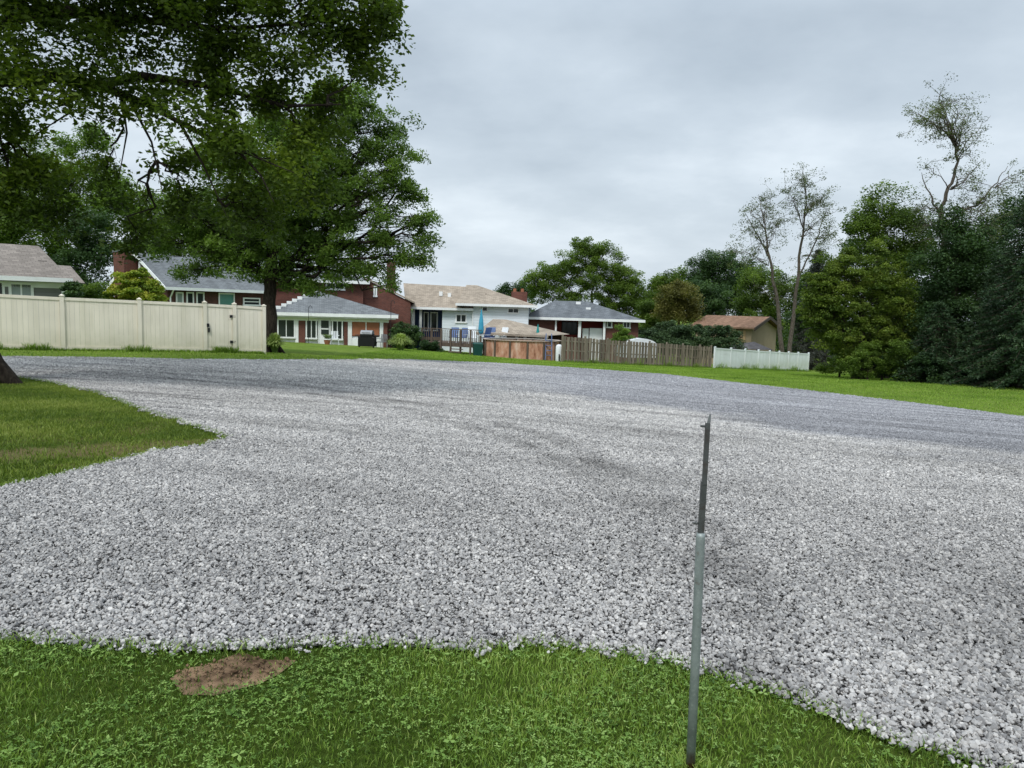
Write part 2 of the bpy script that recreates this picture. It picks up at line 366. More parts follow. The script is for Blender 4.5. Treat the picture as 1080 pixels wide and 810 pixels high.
poly = dens(px(EDGE_NEAR)) + [np.array([9., 1.0]), np.array([26., 2.0])] + dens(px(EDGE_FAR)) + dens(px(EDGE_ISL)) + [np.array([-16., 6.0]), np.array([-16., 3.6])]
poly = np.array(poly)
wob = np.stack([np.sin(poly[:,1]*3.1+poly[:,0]*5.3)+np.sin(poly[:,0]*11.7), np.cos(poly[:,0]*4.3+poly[:,1]*2.9)+np.sin(poly[:,1]*13.+poly[:,0]*7)], 1)*.028
poly = poly + wob
def inside(x, y, pg=None):
    pg = poly if pg is None else pg
    x = np.asarray(x); y = np.asarray(y); r = np.zeros(x.shape, bool); n = len(pg); j = n-1
    for i in range(n):
        xi, yi = pg[i]; xj, yj = pg[j]
        if yi != yj: r ^= ((yi > y) != (yj > y)) & (x < (xj-xi)*(y-yi)/(yj-yi)+xi)
        j = i
    return r
def sheet(name, pg, step, dz, mat):
    x0, y0 = pg.min(0); x1, y1 = pg.max(0)
    a, b = np.meshgrid(np.arange(x0+step/2, x1, step), np.arange(y0+step/2, y1, step)); k = inside(a, b, pg)
    pts = [Vector(p) for p in pg] + [Vector((p, q)) for p, q in zip(a[k], b[k])]
    n = len(pg); r = geometry.delaunay_2d_cdt(pts, [(i, (i+1) % n) for i in range(n)], [], 1, 1e-4)
    vx = np.array([p[:] for p in r[0]]); z = G(vx[:,0], vx[:,1])+dz
    me = bpy.data.meshes.new(name); me.from_pydata([(p[0], p[1], q) for p, q in zip(vx, z)], [], r[2]); me.materials.append(mat)
    me.polygons.foreach_set('use_smooth', [True]*len(me.polygons))
    o = bpy.data.objects.new(name, me); C.objects.link(o); return o
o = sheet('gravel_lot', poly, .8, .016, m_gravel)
tag(o, 'wide grey crushed stone parking lot', 'gravel lot', kind='structure')
soilpg = np.array(dens(px([(186,713),(200,705),(222,700),(250,697),(285,698),(308,700),(296,711),(270,727),(240,736),(215,730),(196,720),(186,713)])))
soilpg = soilpg[:-1] + RNG.normal(0, .035, (len(soilpg)-1, 2))
o = sheet('soil_patch', soilpg, .06, .006, m_soil)
tag(o, 'bare brown soil patch in the front lawn', 'soil', kind='structure')
def clod_mesh():
    V = []; Fc = []; T = []
    x0, y0 = soilpg.min(0); x1, y1 = soilpg.max(0)
    n = 420; xs = RNG.uniform(x0, x1, n); ys = RNG.uniform(y0, y1, n); cxs, cys = soilpg.mean(0); k = inside(xs, ys, soilpg) & (RNG.uniform(size=n) < np.exp(-(((xs-cxs)/.25)**2+((ys-cys)/.13)**2))); xs = xs[k]; ys = ys[k]
    tet = np.array([[1,0,-.4],[-.5,.87,-.4],[-.5,-.87,-.4],[0,0,.7]]); fq = np.array([[0,1,3],[1,2,3],[2,0,3],[0,2,1]])
    s = RNG.uniform(.003, .013, len(xs)); th = RNG.uniform(0, 6.28, len(xs)); c, q = np.cos(th), np.sin(th)
    v = tet[None] * s[:,None,None] * RNG.uniform(.6, 1.4, (len(xs), 4, 3))
    vx = v[:,:,0]*c[:,None]-v[:,:,1]*q[:,None]+xs[:,None]; vy = v[:,:,0]*q[:,None]+v[:,:,1]*c[:,None]+ys[:,None]
    vz = v[:,:,2] + (G(xs, ys)+.018)[:,None]
    co = np.stack([vx, vy, vz], -1).reshape(-1, 3); f = (fq[None]+4*np.arange(len(xs))[:,None,None]).reshape(-1, 3)
    return fast_mesh('soil_clods', co, f, m_soil)
tag(clod_mesh(), 'loose brown soil clods on the bare patch', 'soil', kind='stuff')
# ------------------------------------------------------------------ loose stones
stones = bpy.data.collections.new('stone_clusters')
def rand_stone(bm, c, s, lay, tone):
    n0 = len(bm.verts); vs = []
    for _ in range(13):
        d = Vector(RNG.normal(size=3)).normalized()
        vs.append(bm.verts.new(Vector((d.x*s*1.15, d.y*s*.88, d.z*s*.86))))
    r = bmesh.ops.convex_hull(bm, input=vs)
    bad = [e for e in r['geom_interior'] if isinstance(e, bmesh.types.BMVert)] + [e for e in r['geom_unused'] if isinstance(e, bmesh.types.BMVert)]
    keep = [v for v in vs if v not in bad]
    if bad: bmesh.ops.delete(bm, geom=list(set(bad)), context='VERTS')
    R = Matrix.Rotation(RNG.uniform(0, 6.28), 3, 'Z') @ Matrix.Rotation(RNG.uniform(-.6, .6), 3, 'X') @ Matrix.Rotation(RNG.uniform(-.6, .6), 3, 'Y')
    for v in keep: v.co = R @ v.co + Vector(c); v[lay] = tone
for q in range(10):
    bm = bmesh.new(); lay = bm.verts.layers.float.new('tone')
    for i in range(10):
        r = .064*math.sqrt(RNG.uniform()); th = RNG.uniform(0, 6.28); s = float(np.clip(RNG.lognormal(-4.42, .34), .006, .026))
        rand_stone(bm, (r*math.cos(th), r*math.sin(th), RNG.uniform(-.001, .020)), s, lay, RNG.uniform())
    me = bpy.data.meshes.new('stones'); bm.to_mesh(me); bm.free(); me.materials.append(m_stone)
    stones.objects.link(bpy.data.objects.new('stones', me))
def scatter(y0, y1, dens_, margin=1.5, test=True):
    n = int((y1-y0)*(1.5*(y1+y0)/2+2*margin)*dens_*1.5)
    y = RNG.uniform(y0, y1, n*2); hw = .72*y + margin; x = RNG.uniform(-.72*y1-margin, .72*y1+margin, n*2)
    k = np.abs(x) < hw; return x[k], y[k]
def stone_field():
    P = []; S = []
    for (a, b, d, s0) in [(2., 8., 640, .68), (8., 16., 430, .82), (16., 26., 170, 1.0), (26., 40., 60, 1.2)]:
        area = (b-a)*2*(.72*b+1.5); n = int(area*d)
        sp = 1/math.sqrt(d); gx_, gy_ = np.meshgrid(np.arange(-.72*b-1.5, .72*b+1.5, sp), np.arange(a, b, sp)); x = gx_.ravel()+RNG.uniform(-.5, .5, gx_.size)*sp; y = gy_.ravel()+RNG.uniform(-.5, .5, gx_.size)*sp; n = len(x)
        k = (np.abs(x) < .72*y+1.5) & inside(x+RNG.normal(0, .04, n), y+RNG.normal(0, .03, n)); x = x[k]; y = y[k]
        sz = RNG.uniform(.75, 1.2, len(x))*s0
        # finer stone in the far right part, coarser at the near right
        a2 = np.array([1.3, 17.]); b2 = np.array([6.9, 10.]); dd = (b2-a2)/np.linalg.norm(b2-a2); nn = np.array([-dd[1], dd[0]])
        dist = (np.stack([x, y], 1)-a2)@nn; sz *= np.where(dist > 0, .75, 1.0)
        sz *= 1+.38*np.clip((x-.6)/2, 0, 1)*np.clip((5.5-y)/2.5, 0, 1)
        P.append(np.stack([x, y, G(x, y)+.022], 1)); S.append(sz)
    # strays on the grass edges
    P = np.concatenate(P); S = np.concatenate(S); n = len(P)
    me = bpy.data.meshes.new('loose_gravel'); me.vertices.add(n); me.vertices.foreach_set('co', P.astype(np.float32).ravel())
    a = me.attributes.new('sz', 'FLOAT', 'POINT'); a.data.foreach_set('value', S.astype(np.float32))
    a = me.attributes.new('rz', 'FLOAT_VECTOR', 'POINT'); R = np.zeros((n, 3), np.float32); R[:,2] = RNG.uniform(0, 6.28, n); a.data.foreach_set('vector', R.ravel())
    o = bpy.data.objects.new('loose_gravel', me); C.objects.link(o); me.materials.append(m_stone)
    ng = bpy.data.node_groups.new('scatter_stones', 'GeometryNodeTree')
    ng.interface.new_socket('Geometry', in_out='INPUT', socket_type='NodeSocketGeometry'); ng.interface.new_socket('Geometry', in_out='OUTPUT', socket_type='NodeSocketGeometry')
    N = ng.nodes; gi = N.new('NodeGroupInput'); go = N.new('NodeGroupOutput')
    ci = N.new('GeometryNodeCollectionInfo'); ci.inputs['Collection'].default_value = stones; ci.inputs['Separate Children'].default_value = True; ci.inputs['Reset Children'].default_value = True
    ip = N.new('GeometryNodeInstanceOnPoints'); ip.inputs['Pick Instance'].default_value = True
    na = N.new('GeometryNodeInputNamedAttribute'); na.data_type = 'FLOAT'; na.inputs[0].default_value = 'sz'
    nr = N.new('GeometryNodeInputNamedAttribute'); nr.data_type = 'FLOAT_VECTOR'; nr.inputs[0].default_value = 'rz'
    L = ng.links; L.new(gi.outputs[0], ip.inputs['Points']); L.new(ci.outputs[0], ip.inputs['Instance']); L.new(na.outputs[0], ip.inputs['Scale']); L.new(nr.outputs[0], ip.inputs['Rotation'])
    rv = N.new('FunctionNodeRandomValue'); rv.data_type = 'INT'; rv.inputs[4].default_value = 0; rv.inputs[5].default_value = 9
    L.new(rv.outputs[2], ip.inputs['Instance Index']); L.new(ip.outputs[0], go.inputs[0])
    md = o.modifiers.new('scatter', 'NODES'); md.node_group = ng
    print('stone clusters', n)
    return tag(o, 'loose crushed stone covering the parking lot', 'gravel', kind='stuff')
stone_field()
# ------------------------------------------------------------------ grass blades
def blades(name, x, y, hgt, wid, tone, mat, lean=.45, seg=2, zoff=0.0):
    n = len(x); z = G(x, y)+zoff; th = RNG.uniform(0, 2*np.pi, n); ph = RNG.uniform(0, 2*np.pi, n); ln = RNG.uniform(.1, lean, n)*hgt*1.3
    dx, dy = np.cos(th)*wid/2, np.sin(th)*wid/2; lx, ly = np.cos(ph)*ln, np.sin(ph)*ln
    v = np.zeros((n, 5, 3)); b = np.stack([x, y, z], 1)
    v[:,0] = b + np.stack([-dx, -dy, -.005+0*x], 1); v[:,1] = b + np.stack([dx, dy, -.005+0*x], 1)
    v[:,2] = b + np.stack([lx*.35+dx*.8, ly*.35+dy*.8, hgt*.6], 1); v[:,3] = b + np.stack([lx*.35-dx*.8, ly*.35-dy*.8, hgt*.6], 1)
    v[:,4] = b + np.stack([lx, ly, hgt], 1)
    # quads + tip as degenerate-free: use two quads (tip quad shares last vertex through a 4-gon)
    base = 5*np.arange(n)[:,None]
    tri = np.concatenate([base+np.array([[0,1,2]]), base+np.array([[0,2,3]]), base+np.array([[3,2,4]])], 0)
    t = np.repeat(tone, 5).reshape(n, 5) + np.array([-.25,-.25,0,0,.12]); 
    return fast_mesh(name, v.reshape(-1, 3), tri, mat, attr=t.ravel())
def patchy(x, y, s=1.):
    return .5+.22*np.sin(x*1.7*s+1.3*np.sin(y*2.1*s))+.16*np.sin(y*3.3*s+x*1.1*s)+.12*np.sin(x*7.1*s-y*5.3*s)
def front_lawn():
    n = 420000; x = RNG.uniform(-4.8, 5.2, n); y = RNG.uniform(1.5, 5.0, n)
    k = (~inside(x, y)) & (np.abs(x) < .74*y+1.2) & (~inside(x+RNG.normal(0, .07, n), y+RNG.normal(0, .045, n), soilpg) | (RNG.uniform(size=n) < .04+.35*(np.sin(x*23)*np.sin(y*31+x*9) > .55))) & (RNG.uniform(size=n) < .55+.5*patchy(x, y, 1.6)); x = x[k]; y = y[k]; n = len(x)
    p = patchy(x, y, 1.2)
    h = RNG.uniform(.014, .036, n)*(.7+.6*p); w = RNG.uniform(.0022, .0055, n)
    t = np.clip(.02+.6*p+.3*(patchy(x-2, y+5, .5)-.3)+RNG.normal(0, .2, n), 0, 1); t[RNG.uniform(size=n) < .04] = 1.05
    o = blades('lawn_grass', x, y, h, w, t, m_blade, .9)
    tag(o, 'short green lawn grass in the foreground', 'grass', kind='stuff'); print('front blades', n)
    # clover and broadleaf weeds
    n = 120000; x = RNG.uniform(-4.6, 5.0, n); y = RNG.uniform(1.5, 5.0, n)
    k = (~inside(x, y)) & (np.abs(x) < .74*y+1.) & ~inside(x, y, soilpg) & (patchy(x+3, y-1, 2.3) > RNG.uniform(.1, .9, n)); x = x[k]; y = y[k]; n = len(x)
    V = []; T = []
    z = G(x, y)+RNG.uniform(.008, .04, n); big = RNG.uniform(size=n) < .03
    r = np.where(big, RNG.uniform(.009, .016, n), RNG.uniform(.0035, .0075, n))
    th0 = RNG.uniform(0, 6.28, n); tone = np.clip(RNG.normal(.55, .25, n), 0, 1.1)
    for j in range(3):
        th = th0+j*2.1; d = np.stack([np.cos(th), np.sin(th), RNG.uniform(-.5, .5, n)], 1); s = np.stack([-np.sin(th), np.cos(th), RNG.uniform(-.4, .4, n)], 1)*.55
        c = np.stack([x, y, z], 1); R = r[:,None]
        V.append(np.stack([c, c+d*R+s*R, c+d*R*2., c+d*R-s*R], 1)); T.append(np.repeat(tone, 4))
    V = np.concatenate(V).reshape(-1, 3); T = np.concatenate(T)
    o = fast_mesh('clover', V, np.arange(len(V)).reshape(-1, 4), m_clover, attr=T)
    tag(o, 'clover and small broad leaved weeds in the lawn', 'clover', kind='stuff')
front_lawn()
def island_lawn():
    n = 300000; x = RNG.uniform(-15, -3, n); y = RNG.uniform(6, 16, n)
    k = (~inside(x, y)) & (x < 0) & (np.abs(x) < .72*y+1.5); x = x[k]; y = y[k]
    q = patchy(x, y, .9)
    la, lb = DRY; dd = (lb-la)/np.linalg.norm(lb-la); ds = abs((x-la[0])*-dd[1]+(y-la[1])*dd[0]+.18*np.sin(x*4.1)+.12*np.sin(x*9.7+y*6)); dry = np.clip((.5-ds)/.35, 0, 1)*(y < 12)
    k = RNG.uniform(size=len(x)) < (.5+.7*q)*(1-.6*dry); x = x[k]; y = y[k]; q = q[k]; n = len(x)
    t = np.clip(.1+.6*q+RNG.normal(0, .2, n), 0, 1)
    o = blades('island_grass', x, y, RNG.uniform(.02, .05, n), RNG.uniform(.005, .010, n), t, m_bladei, .9)
    tag(o, 'patchy thin grass under the near shade tree', 'grass', kind='stuff'); print('island', n)
island_lawn()
def far_lawn():
    n = 420000; y = 14+46*np.sqrt(RNG.uniform(size=n))*1.0; x = RNG.uniform(-36, 42, n)
    k = (~inside(x, y)) & (np.abs(x) < .72*y+1.5) & ((x > -8) | (y < 30)); x = x[k]; y = y[k]; n = len(x)
    q = patchy(x, y, .5)
    o = blades('far_lawn_grass', x, y, RNG.uniform(.03, .075, n), RNG.uniform(.012, .03, n), np.clip(.3+.5*q+RNG.normal(0, .18, n), 0, 1), m_bladef, .9)
    tag(o, 'mown grass strip between the gravel and the fences', 'grass', kind='stuff'); print('far', n)
m_bladef = leafmat('strip_grass_blades', (.09, .165, .02), (.19, .31, .04), (.31, .42, .08), .35)
far_lawn()
def edge_tufts():
    # longer grass hanging over the gravel edge, and strays in the stone
    X = []; Y = []
    for i in range(len(poly)-1):
        a, b = poly[i], poly[i+1]
        if a[1] > 17 or np.linalg.norm(b-a) > 1: continue
        k = int(np.linalg.norm(b-a)*260)
        t = RNG.uniform(size=k)[:,None]; p = a+(b-a)*t + RNG.normal(0, .03, (k, 2)); X.append(p[:,0]); Y.append(p[:,1])
    x = np.concatenate(X); y = np.concatenate(Y); n = len(x)
    o = blades('edge_grass', x, y, RNG.uniform(.025, .06, n), RNG.uniform(.003, .007, n), np.clip(RNG.normal(.45, .25, n), 0, 1), m_blade, 1., zoff=.01)
    tag(o, 'ragged grass growing over the gravel edge', 'grass', kind='stuff')
edge_tufts()
# ------------------------------------------------------------------ trees
LEAF = 2.6
class Branches:
    def __init__(s): s.V = []; s.F = []; s.n = 0
    def add(s, pts, rad, k=5):
        pts = np.asarray(pts, float); rad = np.asarray(rad, float); n = len(pts)
        t = np.gradient(pts, axis=0); t /= np.linalg.norm(t, axis=1, keepdims=True)+1e-9
        ref = np.array([1., .13, .07]) if abs(t[0][0]) < .8 else np.array([.1, 1., .05])
        a = np.cross(t, ref); a /= np.linalg.norm(a, axis=1, keepdims=True)+1e-9; b = np.cross(t, a)
        th = 2*np.pi*np.arange(k)/k
        v = pts[:,None]+(a[:,None]*np.cos(th)[None,:,None]+b[:,None]*np.sin(th)[None,:,None])*rad[:,None,None]
        s.V.append(v.reshape(-1, 3)); i = np.arange(n-1)[:,None]*k; j = np.arange(k)[None]; jj = (j+1) % k
        s.F.append(np.stack([i+j, i+jj, i+k+jj, i+k+j], -1).reshape(-1, 4)+s.n); s.n += n*k
    def build(s, name, mat, parent): return fast_mesh(name, np.concatenate(s.V), np.concatenate(s.F), mat, parent, smooth=True)
def bend(a, b, sag=0., k=6, jit=.06):
    a = np.asarray(a, float); b = np.asarray(b, float); L = np.linalg.norm(b-a); t = np.linspace(0, 1, k)[:,None]
    p = a+(b-a)*t; p[:,2] += (4*t*(1-t))[:,0]*sag*L
    j = RNG.normal(0, jit*L/ k**.5, (k, 3)); j[0] = 0; j[-1] = 0
    return p+j
def make_leaves(name, cen, rc, nper, L, mat, parent, flat=.6, wid=.5, droop=0., tone0=.5, light=None, up=.5):
    """cen (m,3) cluster centres, rc (m,) radii"""
    m = len(cen); idx = np.repeat(np.arange(m), nper); n = len(idx)
    d = RNG.normal(size=(n, 3)); d /= np.linalg.norm(d, axis=1, keepdims=True); r = RNG.uniform(size=n)**.45
    off = d*r[:,None]*rc[idx][:,None]; off[:,2] *= flat; off[:,2] -= droop*(off[:,0]**2+off[:,1]**2)/rc[idx]
    p = cen[idx]+off
    a = RNG.normal(size=(n, 3)); a[:,2] = a[:,2]*.5-droop; a /= np.linalg.norm(a, axis=1, keepdims=True)
    nrm = RNG.normal(size=(n, 3))*.75; nrm[:,2] += up*1.6; b = np.cross(nrm, a); b /= np.linalg.norm(b, axis=1, keepdims=True)+1e-9
    l = (L*RNG.uniform(.6, 1.3, n))[:,None]; w = l*wid*.5
    v = np.stack([p-a*l*.5, p+b*w, p+a*l*.5, p-b*w], 1).reshape(-1, 3)
    ct = RNG.normal(0, .13, m)
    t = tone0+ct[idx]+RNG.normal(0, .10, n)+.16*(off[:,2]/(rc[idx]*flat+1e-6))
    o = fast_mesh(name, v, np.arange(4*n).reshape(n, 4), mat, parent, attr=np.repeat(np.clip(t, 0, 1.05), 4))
    return o
def tree(name, label, base, trunk, lobes, leafm, barkm, L=.2, rc=.7, dens=1., nper=110, flat=.6, droop=0., shell=.5, tone0=.5, wid=.5, group=None, cat='tree', limb_r=.3, twigs=True, up=.5, extra=None, crown='crown', attach=None):
    """trunk [(x,y,z,r)...] relative to base, lobes [(centre world, (rx,ry,rz))]"""
    base = np.asarray(base, float); root = empty(name, tuple(base), 0, label, cat, group)
    br = Branches(); tp = np.array([t[:3] for t in trunk], float); tr = np.array([t[3] for t in trunk], float)
    t = np.linspace(0, 1, 14); q = np.linspace(0, 1, len(tp))
    tpi = np.stack([np.interp(t, q, tp[:,i]) for i in range(3)], 1); tri = np.interp(t, q, tr)
    tpi[1:-1] += RNG.normal(0, .12*tr[0], (12, 3))*np.array([1, 1, 0])
    br.add(tpi, tri, 12)
    # root flare
    for k in range(5):
        th = k*1.256+RNG.uniform(-.3, .3); r0 = tr[0]
        br.add([[r0*.35*math.cos(th), r0*.35*math.sin(th), r0*1.6], [r0*.8*math.cos(th), r0*.8*math.sin(th), r0*.55], [r0*1.55*math.cos(th), r0*1.55*math.sin(th), -.1]], [r0*.35, r0*.38, r0*.2], 6)
    cens = []
    for (c, R) in lobes:
        c = np.asarray(c, float)-base; R = np.asarray(R, float)
        nc = max(4, int(dens*(R[0]*R[1]+R[0]*R[2]+R[1]*R[2])/3/(rc*rc)*3.2))
        d = RNG.normal(size=(nc, 3)); d /= np.linalg.norm(d, axis=1, keepdims=True); rr = (shell+(1-shell)*RNG.uniform(size=nc))[:,None]
        rr = np.where(RNG.uniform(size=(nc, 1)) < .25, RNG.uniform(.2, .9, (nc, 1)), rr)*RNG.uniform(.85, 1.1, (nc, 1))
        cc = c+d*R*rr; cens.append(cc)
        # limb from the trunk to the lobe
        zt = np.clip(c[2]-.75*np.linalg.norm(c[:2]-tpi[-1][:2])-R[2]*.4, tpi[:,2].max()*.35, tpi[:,2].max()); i = int(np.argmin(abs(tpi[:,2]-zt)))
        st = tpi[i]
        if attach is not None:
            ap = np.array(attach); st = ap[int(np.argmin(np.linalg.norm(ap-c, axis=1)))]
        limb = bend(st, c, .06, 8, .14); r0 = min(tri[i]*.4, limb_r*(.02+.028*np.linalg.norm(c-st))+.012)
        br.add(limb, np.linspace(r0, r0*.3, 8), 7)
        if twigs:
            for e in cc[::1 if nc < 60 else 2]:
                j = RNG.integers(3, 8); tw = bend(limb[j], e, RNG.uniform(-.02, .1), 5, .09); br.add(tw, np.linspace(r0*.22, .005, 5), 4)
    cen = np.concatenate(cens)
    if extra is not None: extra(br, base)
    br.build('trunk', barkm, root)
    rcs = rc*RNG.uniform(.6, 1.3, len(cen)); nper = int(nper*LEAF); print(name, len(cen), len(cen)*nper)
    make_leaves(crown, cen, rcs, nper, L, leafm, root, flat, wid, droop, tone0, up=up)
    return root
def LB(u, v, r, Y, ry=None, sq=1.):
    p = at(u, v, Y); m = r*Y/780; return (p, (m, m if ry is None else ry, m*sq))
def gpt(u, Y):
    p = at(u, 400, Y); return np.array([p[0], Y, g(p[0], Y)])
lf_oak = leafmat('oak_leaves', (.025, .045, .006), (.075, .125, .014), (.17, .235, .028), .45)
lf_loc = leafmat('locust_leaves', (.04, .075, .014), (.105, .18, .03), (.20, .30, .055), .4)
lf_mid = leafmat('maple_leaves', (.036, .068, .011), (.10, .165, .025), (.19, .27, .048), .35)
lf_dark = leafmat('dark_leaves', (.014, .034, .012), (.038, .08, .025), (.08, .14, .04), .25)
lf_con = leafmat('spruce_needles', (.011, .028, .012), (.03, .062, .024), (.065, .11, .042), .12)
lf_yel = leafmat('yellow_green_leaves', (.040, .075, .010), (.115, .170, .024), (.23, .29, .048), .35)
lf_oli = leafmat('olive_leaves', (.05, .055, .012), (.12, .12, .028), (.19, .18, .05), .25)
lf_gold = leafmat('golden_shrub_leaves', (.07, .13, .012), (.19, .27, .03), (.42, .42, .06), .3)
lf_spa = leafmat('sparse_leaves', (.04, .06, .025), (.09, .12, .045), (.16, .2, .08), .25)
lf_gra = leafmat('ornamental_grass', (.10, .17, .04), (.24, .33, .09), (.45, .52, .2), .3)
lf_gry = leafmat('grey_dead_needles', (.03, .034, .03), (.07, .078, .065), (.13, .14, .12), .15)
# near shade tree
b1 = gpt(-37, 14.2)
def near_limbs(br, base):
    def P(u, v, Y): return at(u, v, Y)-base
    z = [0, 0, 3.8]
    br.add([[0, 0, 3.4], P(-60, 130, 14), P(-10, 84, 13.4), P(60, 80, 13), P(110, 92, 12.8), P(160, 112, 12.6), P(205, 138, 12.4), P(250, 158, 12.3), P(310, 182, 12.2)], [.30, .22, .15, .11, .08, .052, .032, .018, .006], 9)
    br.add([P(100, 90, 12.8), P(150, 80, 12.8), P(230, 92, 13), P(300, 112, 13), P(360, 110, 13)], [.09, .07, .05, .035, .01], 7)
    br.add([[0, 0, 4.2], P(-20, 30, 13.6), P(50, 10, 13), P(140, 20, 13), P(230, 30, 13), P(330, 25, 13)], [.2, .15, .11, .07, .04, .01], 8)
    br.add([P(128, 98, 12.7), P(134, 140, 12.6), P(125, 190, 12.6)], [.028, .016, .005], 5)
    br.add([P(135, 102, 12.7), P(160, 150, 12.5), P(172, 205, 12.4)], [.03, .018, .005], 5)
    br.add([P(60, 82, 13), P(75, 118, 12.8), P(40, 140, 12.7)], [.04, .022, .006], 5)
    br.add([P(250, 158, 12.3), P(275, 185, 12.2), P(290, 215, 12.2)], [.03, .015, .004], 5)
    br.add([P(190, 130, 12.5), P(215, 175, 12.4), P(240, 230, 12.4)], [.03, .018, .004], 5)
    br.add([P(-10, 90, 13.4), P(-5, 130, 13.2), P(10, 180, 13)], [.07, .04, .01], 5)
ATT = [at(u, v, Y)-b1 for u, v, Y in ((-60,130,14),(-10,84,13.4),(60,80,13),(110,92,12.8),(160,112,12.6),(205,138,12.4),(250,158,12.3),(150,80,12.8),(230,92,13),(300,112,13),(345,111,13),(-20,30,13.6),(50,10,13),(140,20,13),(230,30,13),(310,26,13),(10,150,13.2),(75,112,12.8),(128,130,12.6),(165,170,12.5),(230,210,12.4),(-40,-60,14),(90,-60,14),(220,-50,13.5))]
lob = [LB(120,108,36,12.1), LB(62,112,32,12.1), LB(185,112,36,12.0), LB(95,62,44,12), LB(20,75,34,12), LB(240,135,34,12), LB(145,255,20,13.6), LB(-110,-60,120,15), LB(0,-70,110,14), LB(110,-70,110,13), LB(230,-60,110,13), LB(330,-40,85,13), LB(395,-5,48,13), LB(-60,40,90,13), LB(30,10,58,12), LB(105,28,52,13), LB(180,10,60,13), LB(250,30,62,13),
       LB(318,48,56,13), LB(378,52,40,13.5), LB(235,95,48,13), LB(160,85,36,13), LB(290,105,42,13.5), LB(40,75,32,12.6), LB(350,95,28,13.5), LB(25,120,30,13),
       LB(0,165,42,13), LB(55,185,38,13.3), LB(-50,150,60,13), LB(240,165,36,12.8), LB(180,180,30,12.8), LB(300,180,36,13), LB(250,215,36,13), LB(320,140,34,13.4), LB(110,185,24,13), LB(10,215,26,13), LB(395,20,38,14), LB(385,75,30,14), LB(345,130,36,14), LB(60,225,34,13.4), LB(205,210,30,13.2), LB(280,235,30,13.6), LB(330,200,34,14), LB(-20,110,40,12.5), LB(150,230,26,14), LB(225,55,46,13.4),
       (b1+np.array([-4,-2,9.5]), (4,4,3)), (b1+np.array([0,2,11]), (5,4.5,3)), (b1+np.array([4.5,0,10]), (4,4,2.5)), (b1+np.array([3,-3.5,8.5]), (3,2,2))]
tree('shade_tree', 'large dark shade tree overhanging the lot, its flared trunk at the left edge', b1, [(0,0,-.1,.60),(0,0,.4,.44),(.05,0,2,.38),(0,.1,4,.36),(.1,0,7,.25),(.3,0,10,.08)], lob, lf_oak, m_bark,
     L=.105, rc=.40, dens=.95, nper=60, flat=.8, droop=.25, shell=.2, tone0=.5, extra=near_limbs, limb_r=.2, attach=ATT)
# middle locust tree
b2 = gpt(284, 31)
lob = [LB(*q[:3], q[3] if len(q) > 3 else 31, q[4] if len(q) > 4 else None, .62) for q in [(300,135,60),(360,125,48),(235,160,60),(395,155,40),(330,185,70),(420,195,34),(270,215,62),(385,225,50),(435,235,26),(205,225,48),(165,255,34),(340,255,52),(250,270,44),(425,272,28),(300,285,36),
                                              (385,285,36),(200,285,26),(440,205,18),(448,275,16),(345,95,30),(290,180,70,29,2.5),(350,200,50,34),(410,300,16),(330,300,26),(380,110,34),(410,130,26),(330,150,60,33),(420,170,28),(445,250,22),(400,255,34),(370,190,50),(180,215,40),(225,255,44),(280,245,50),(320,225,55),(452,228,14),(350,285,30)]]
tree('locust_tree', 'feathery green tree with a dark trunk at the end of the ivory fence', b2, [(0,0,-.1,.40),(.02,0,.6,.29),(0,.1,2.2,.26),(.1,0,3.5,.24),(.2,.1,5.5,.16),(.6,0,9,.05)], lob, lf_loc, m_bark,
     L=.15, rc=.5, dens=1.1, nper=52, flat=.62, droop=.5, shell=.2, tone0=.5, wid=.38, limb_r=.4)
def simple(name, label, u, Y, lobes, leafm, bark=m_barkm, tr=.25, tt=.6, group=None, cat='tree', **kw):
    b = gpt(u, Y); lb = [LB(q[0], q[1], q[2], Y if len(q) < 4 else Y+q[3]) for q in lobes]
    top = max(l[0][2] for l in lb)-b[2]; k = max(.5, top*tt)
    kw['L'] = kw.get('L', .2)*.82; kw['nper'] = int(kw.get('nper', 100)*1.15); kw['dens'] = kw.get('dens', 1.)*1.45; kw.setdefault('flat', .8); kw.setdefault('shell', .35)
    cx = np.mean([l[0][0] for l in lb])-b[0]
    return tree(name, label, b, [(0,0,-.1,tr*1.2),(0,0,k*.3,tr),(cx*.2,0,k*.7,tr*.75),(cx*.4,0,k,tr*.5)], lb, leafm, bark, group=group, cat=cat, **kw)
# left background trees
BT = 'trees behind the houses'
simple('broadleaf_tree', 'bright green tree rising between the taupe roofed house and the brick chimney', 60, 62, [(30,205,45),(80,190,45),(20,240,38),(70,235,40),(115,225,30),(50,270,26),(120,200,26),(100,150,24),(40,165,24)], lf_loc, L=.26, rc=.95, dens=.8, nper=95, tone0=.62, group=BT)
simple('broadleaf_tree', 'dark tree behind the golden shrub, left of the brick chimney', 92, 56, [(95,245,28),(85,275,26),(110,270,22),(100,300,20),(75,300,18),(60,285,20)], lf_dark, L=.24, rc=.8, dens=.8, nper=95, group=BT)
simple('broadleaf_tree', 'tree behind the brick ranch with the grey roof, its crown over the ridge', 185, 70, [(165,235,36),(210,230,38),(150,260,26),(195,262,28),(240,258,26),(135,215,26)], lf_mid, L=.28, rc=1., dens=.8, nper=90, group=BT)
simple('broadleaf_tree', 'tree at the far left edge above the taupe roof', -20, 55, [(-30,215,50),(10,235,30),(-20,255,34),(15,205,26)], lf_mid, L=.26, rc=.9, dens=.7, nper=90, group=BT)
simple('broadleaf_tree', 'tree behind the locust crown above the brick two storey house', 270, 78, [(260,240,38),(310,245,36),(285,270,28),(330,268,22)], lf_dark, L=.3, rc=1.1, dens=.7, nper=90, group=BT)
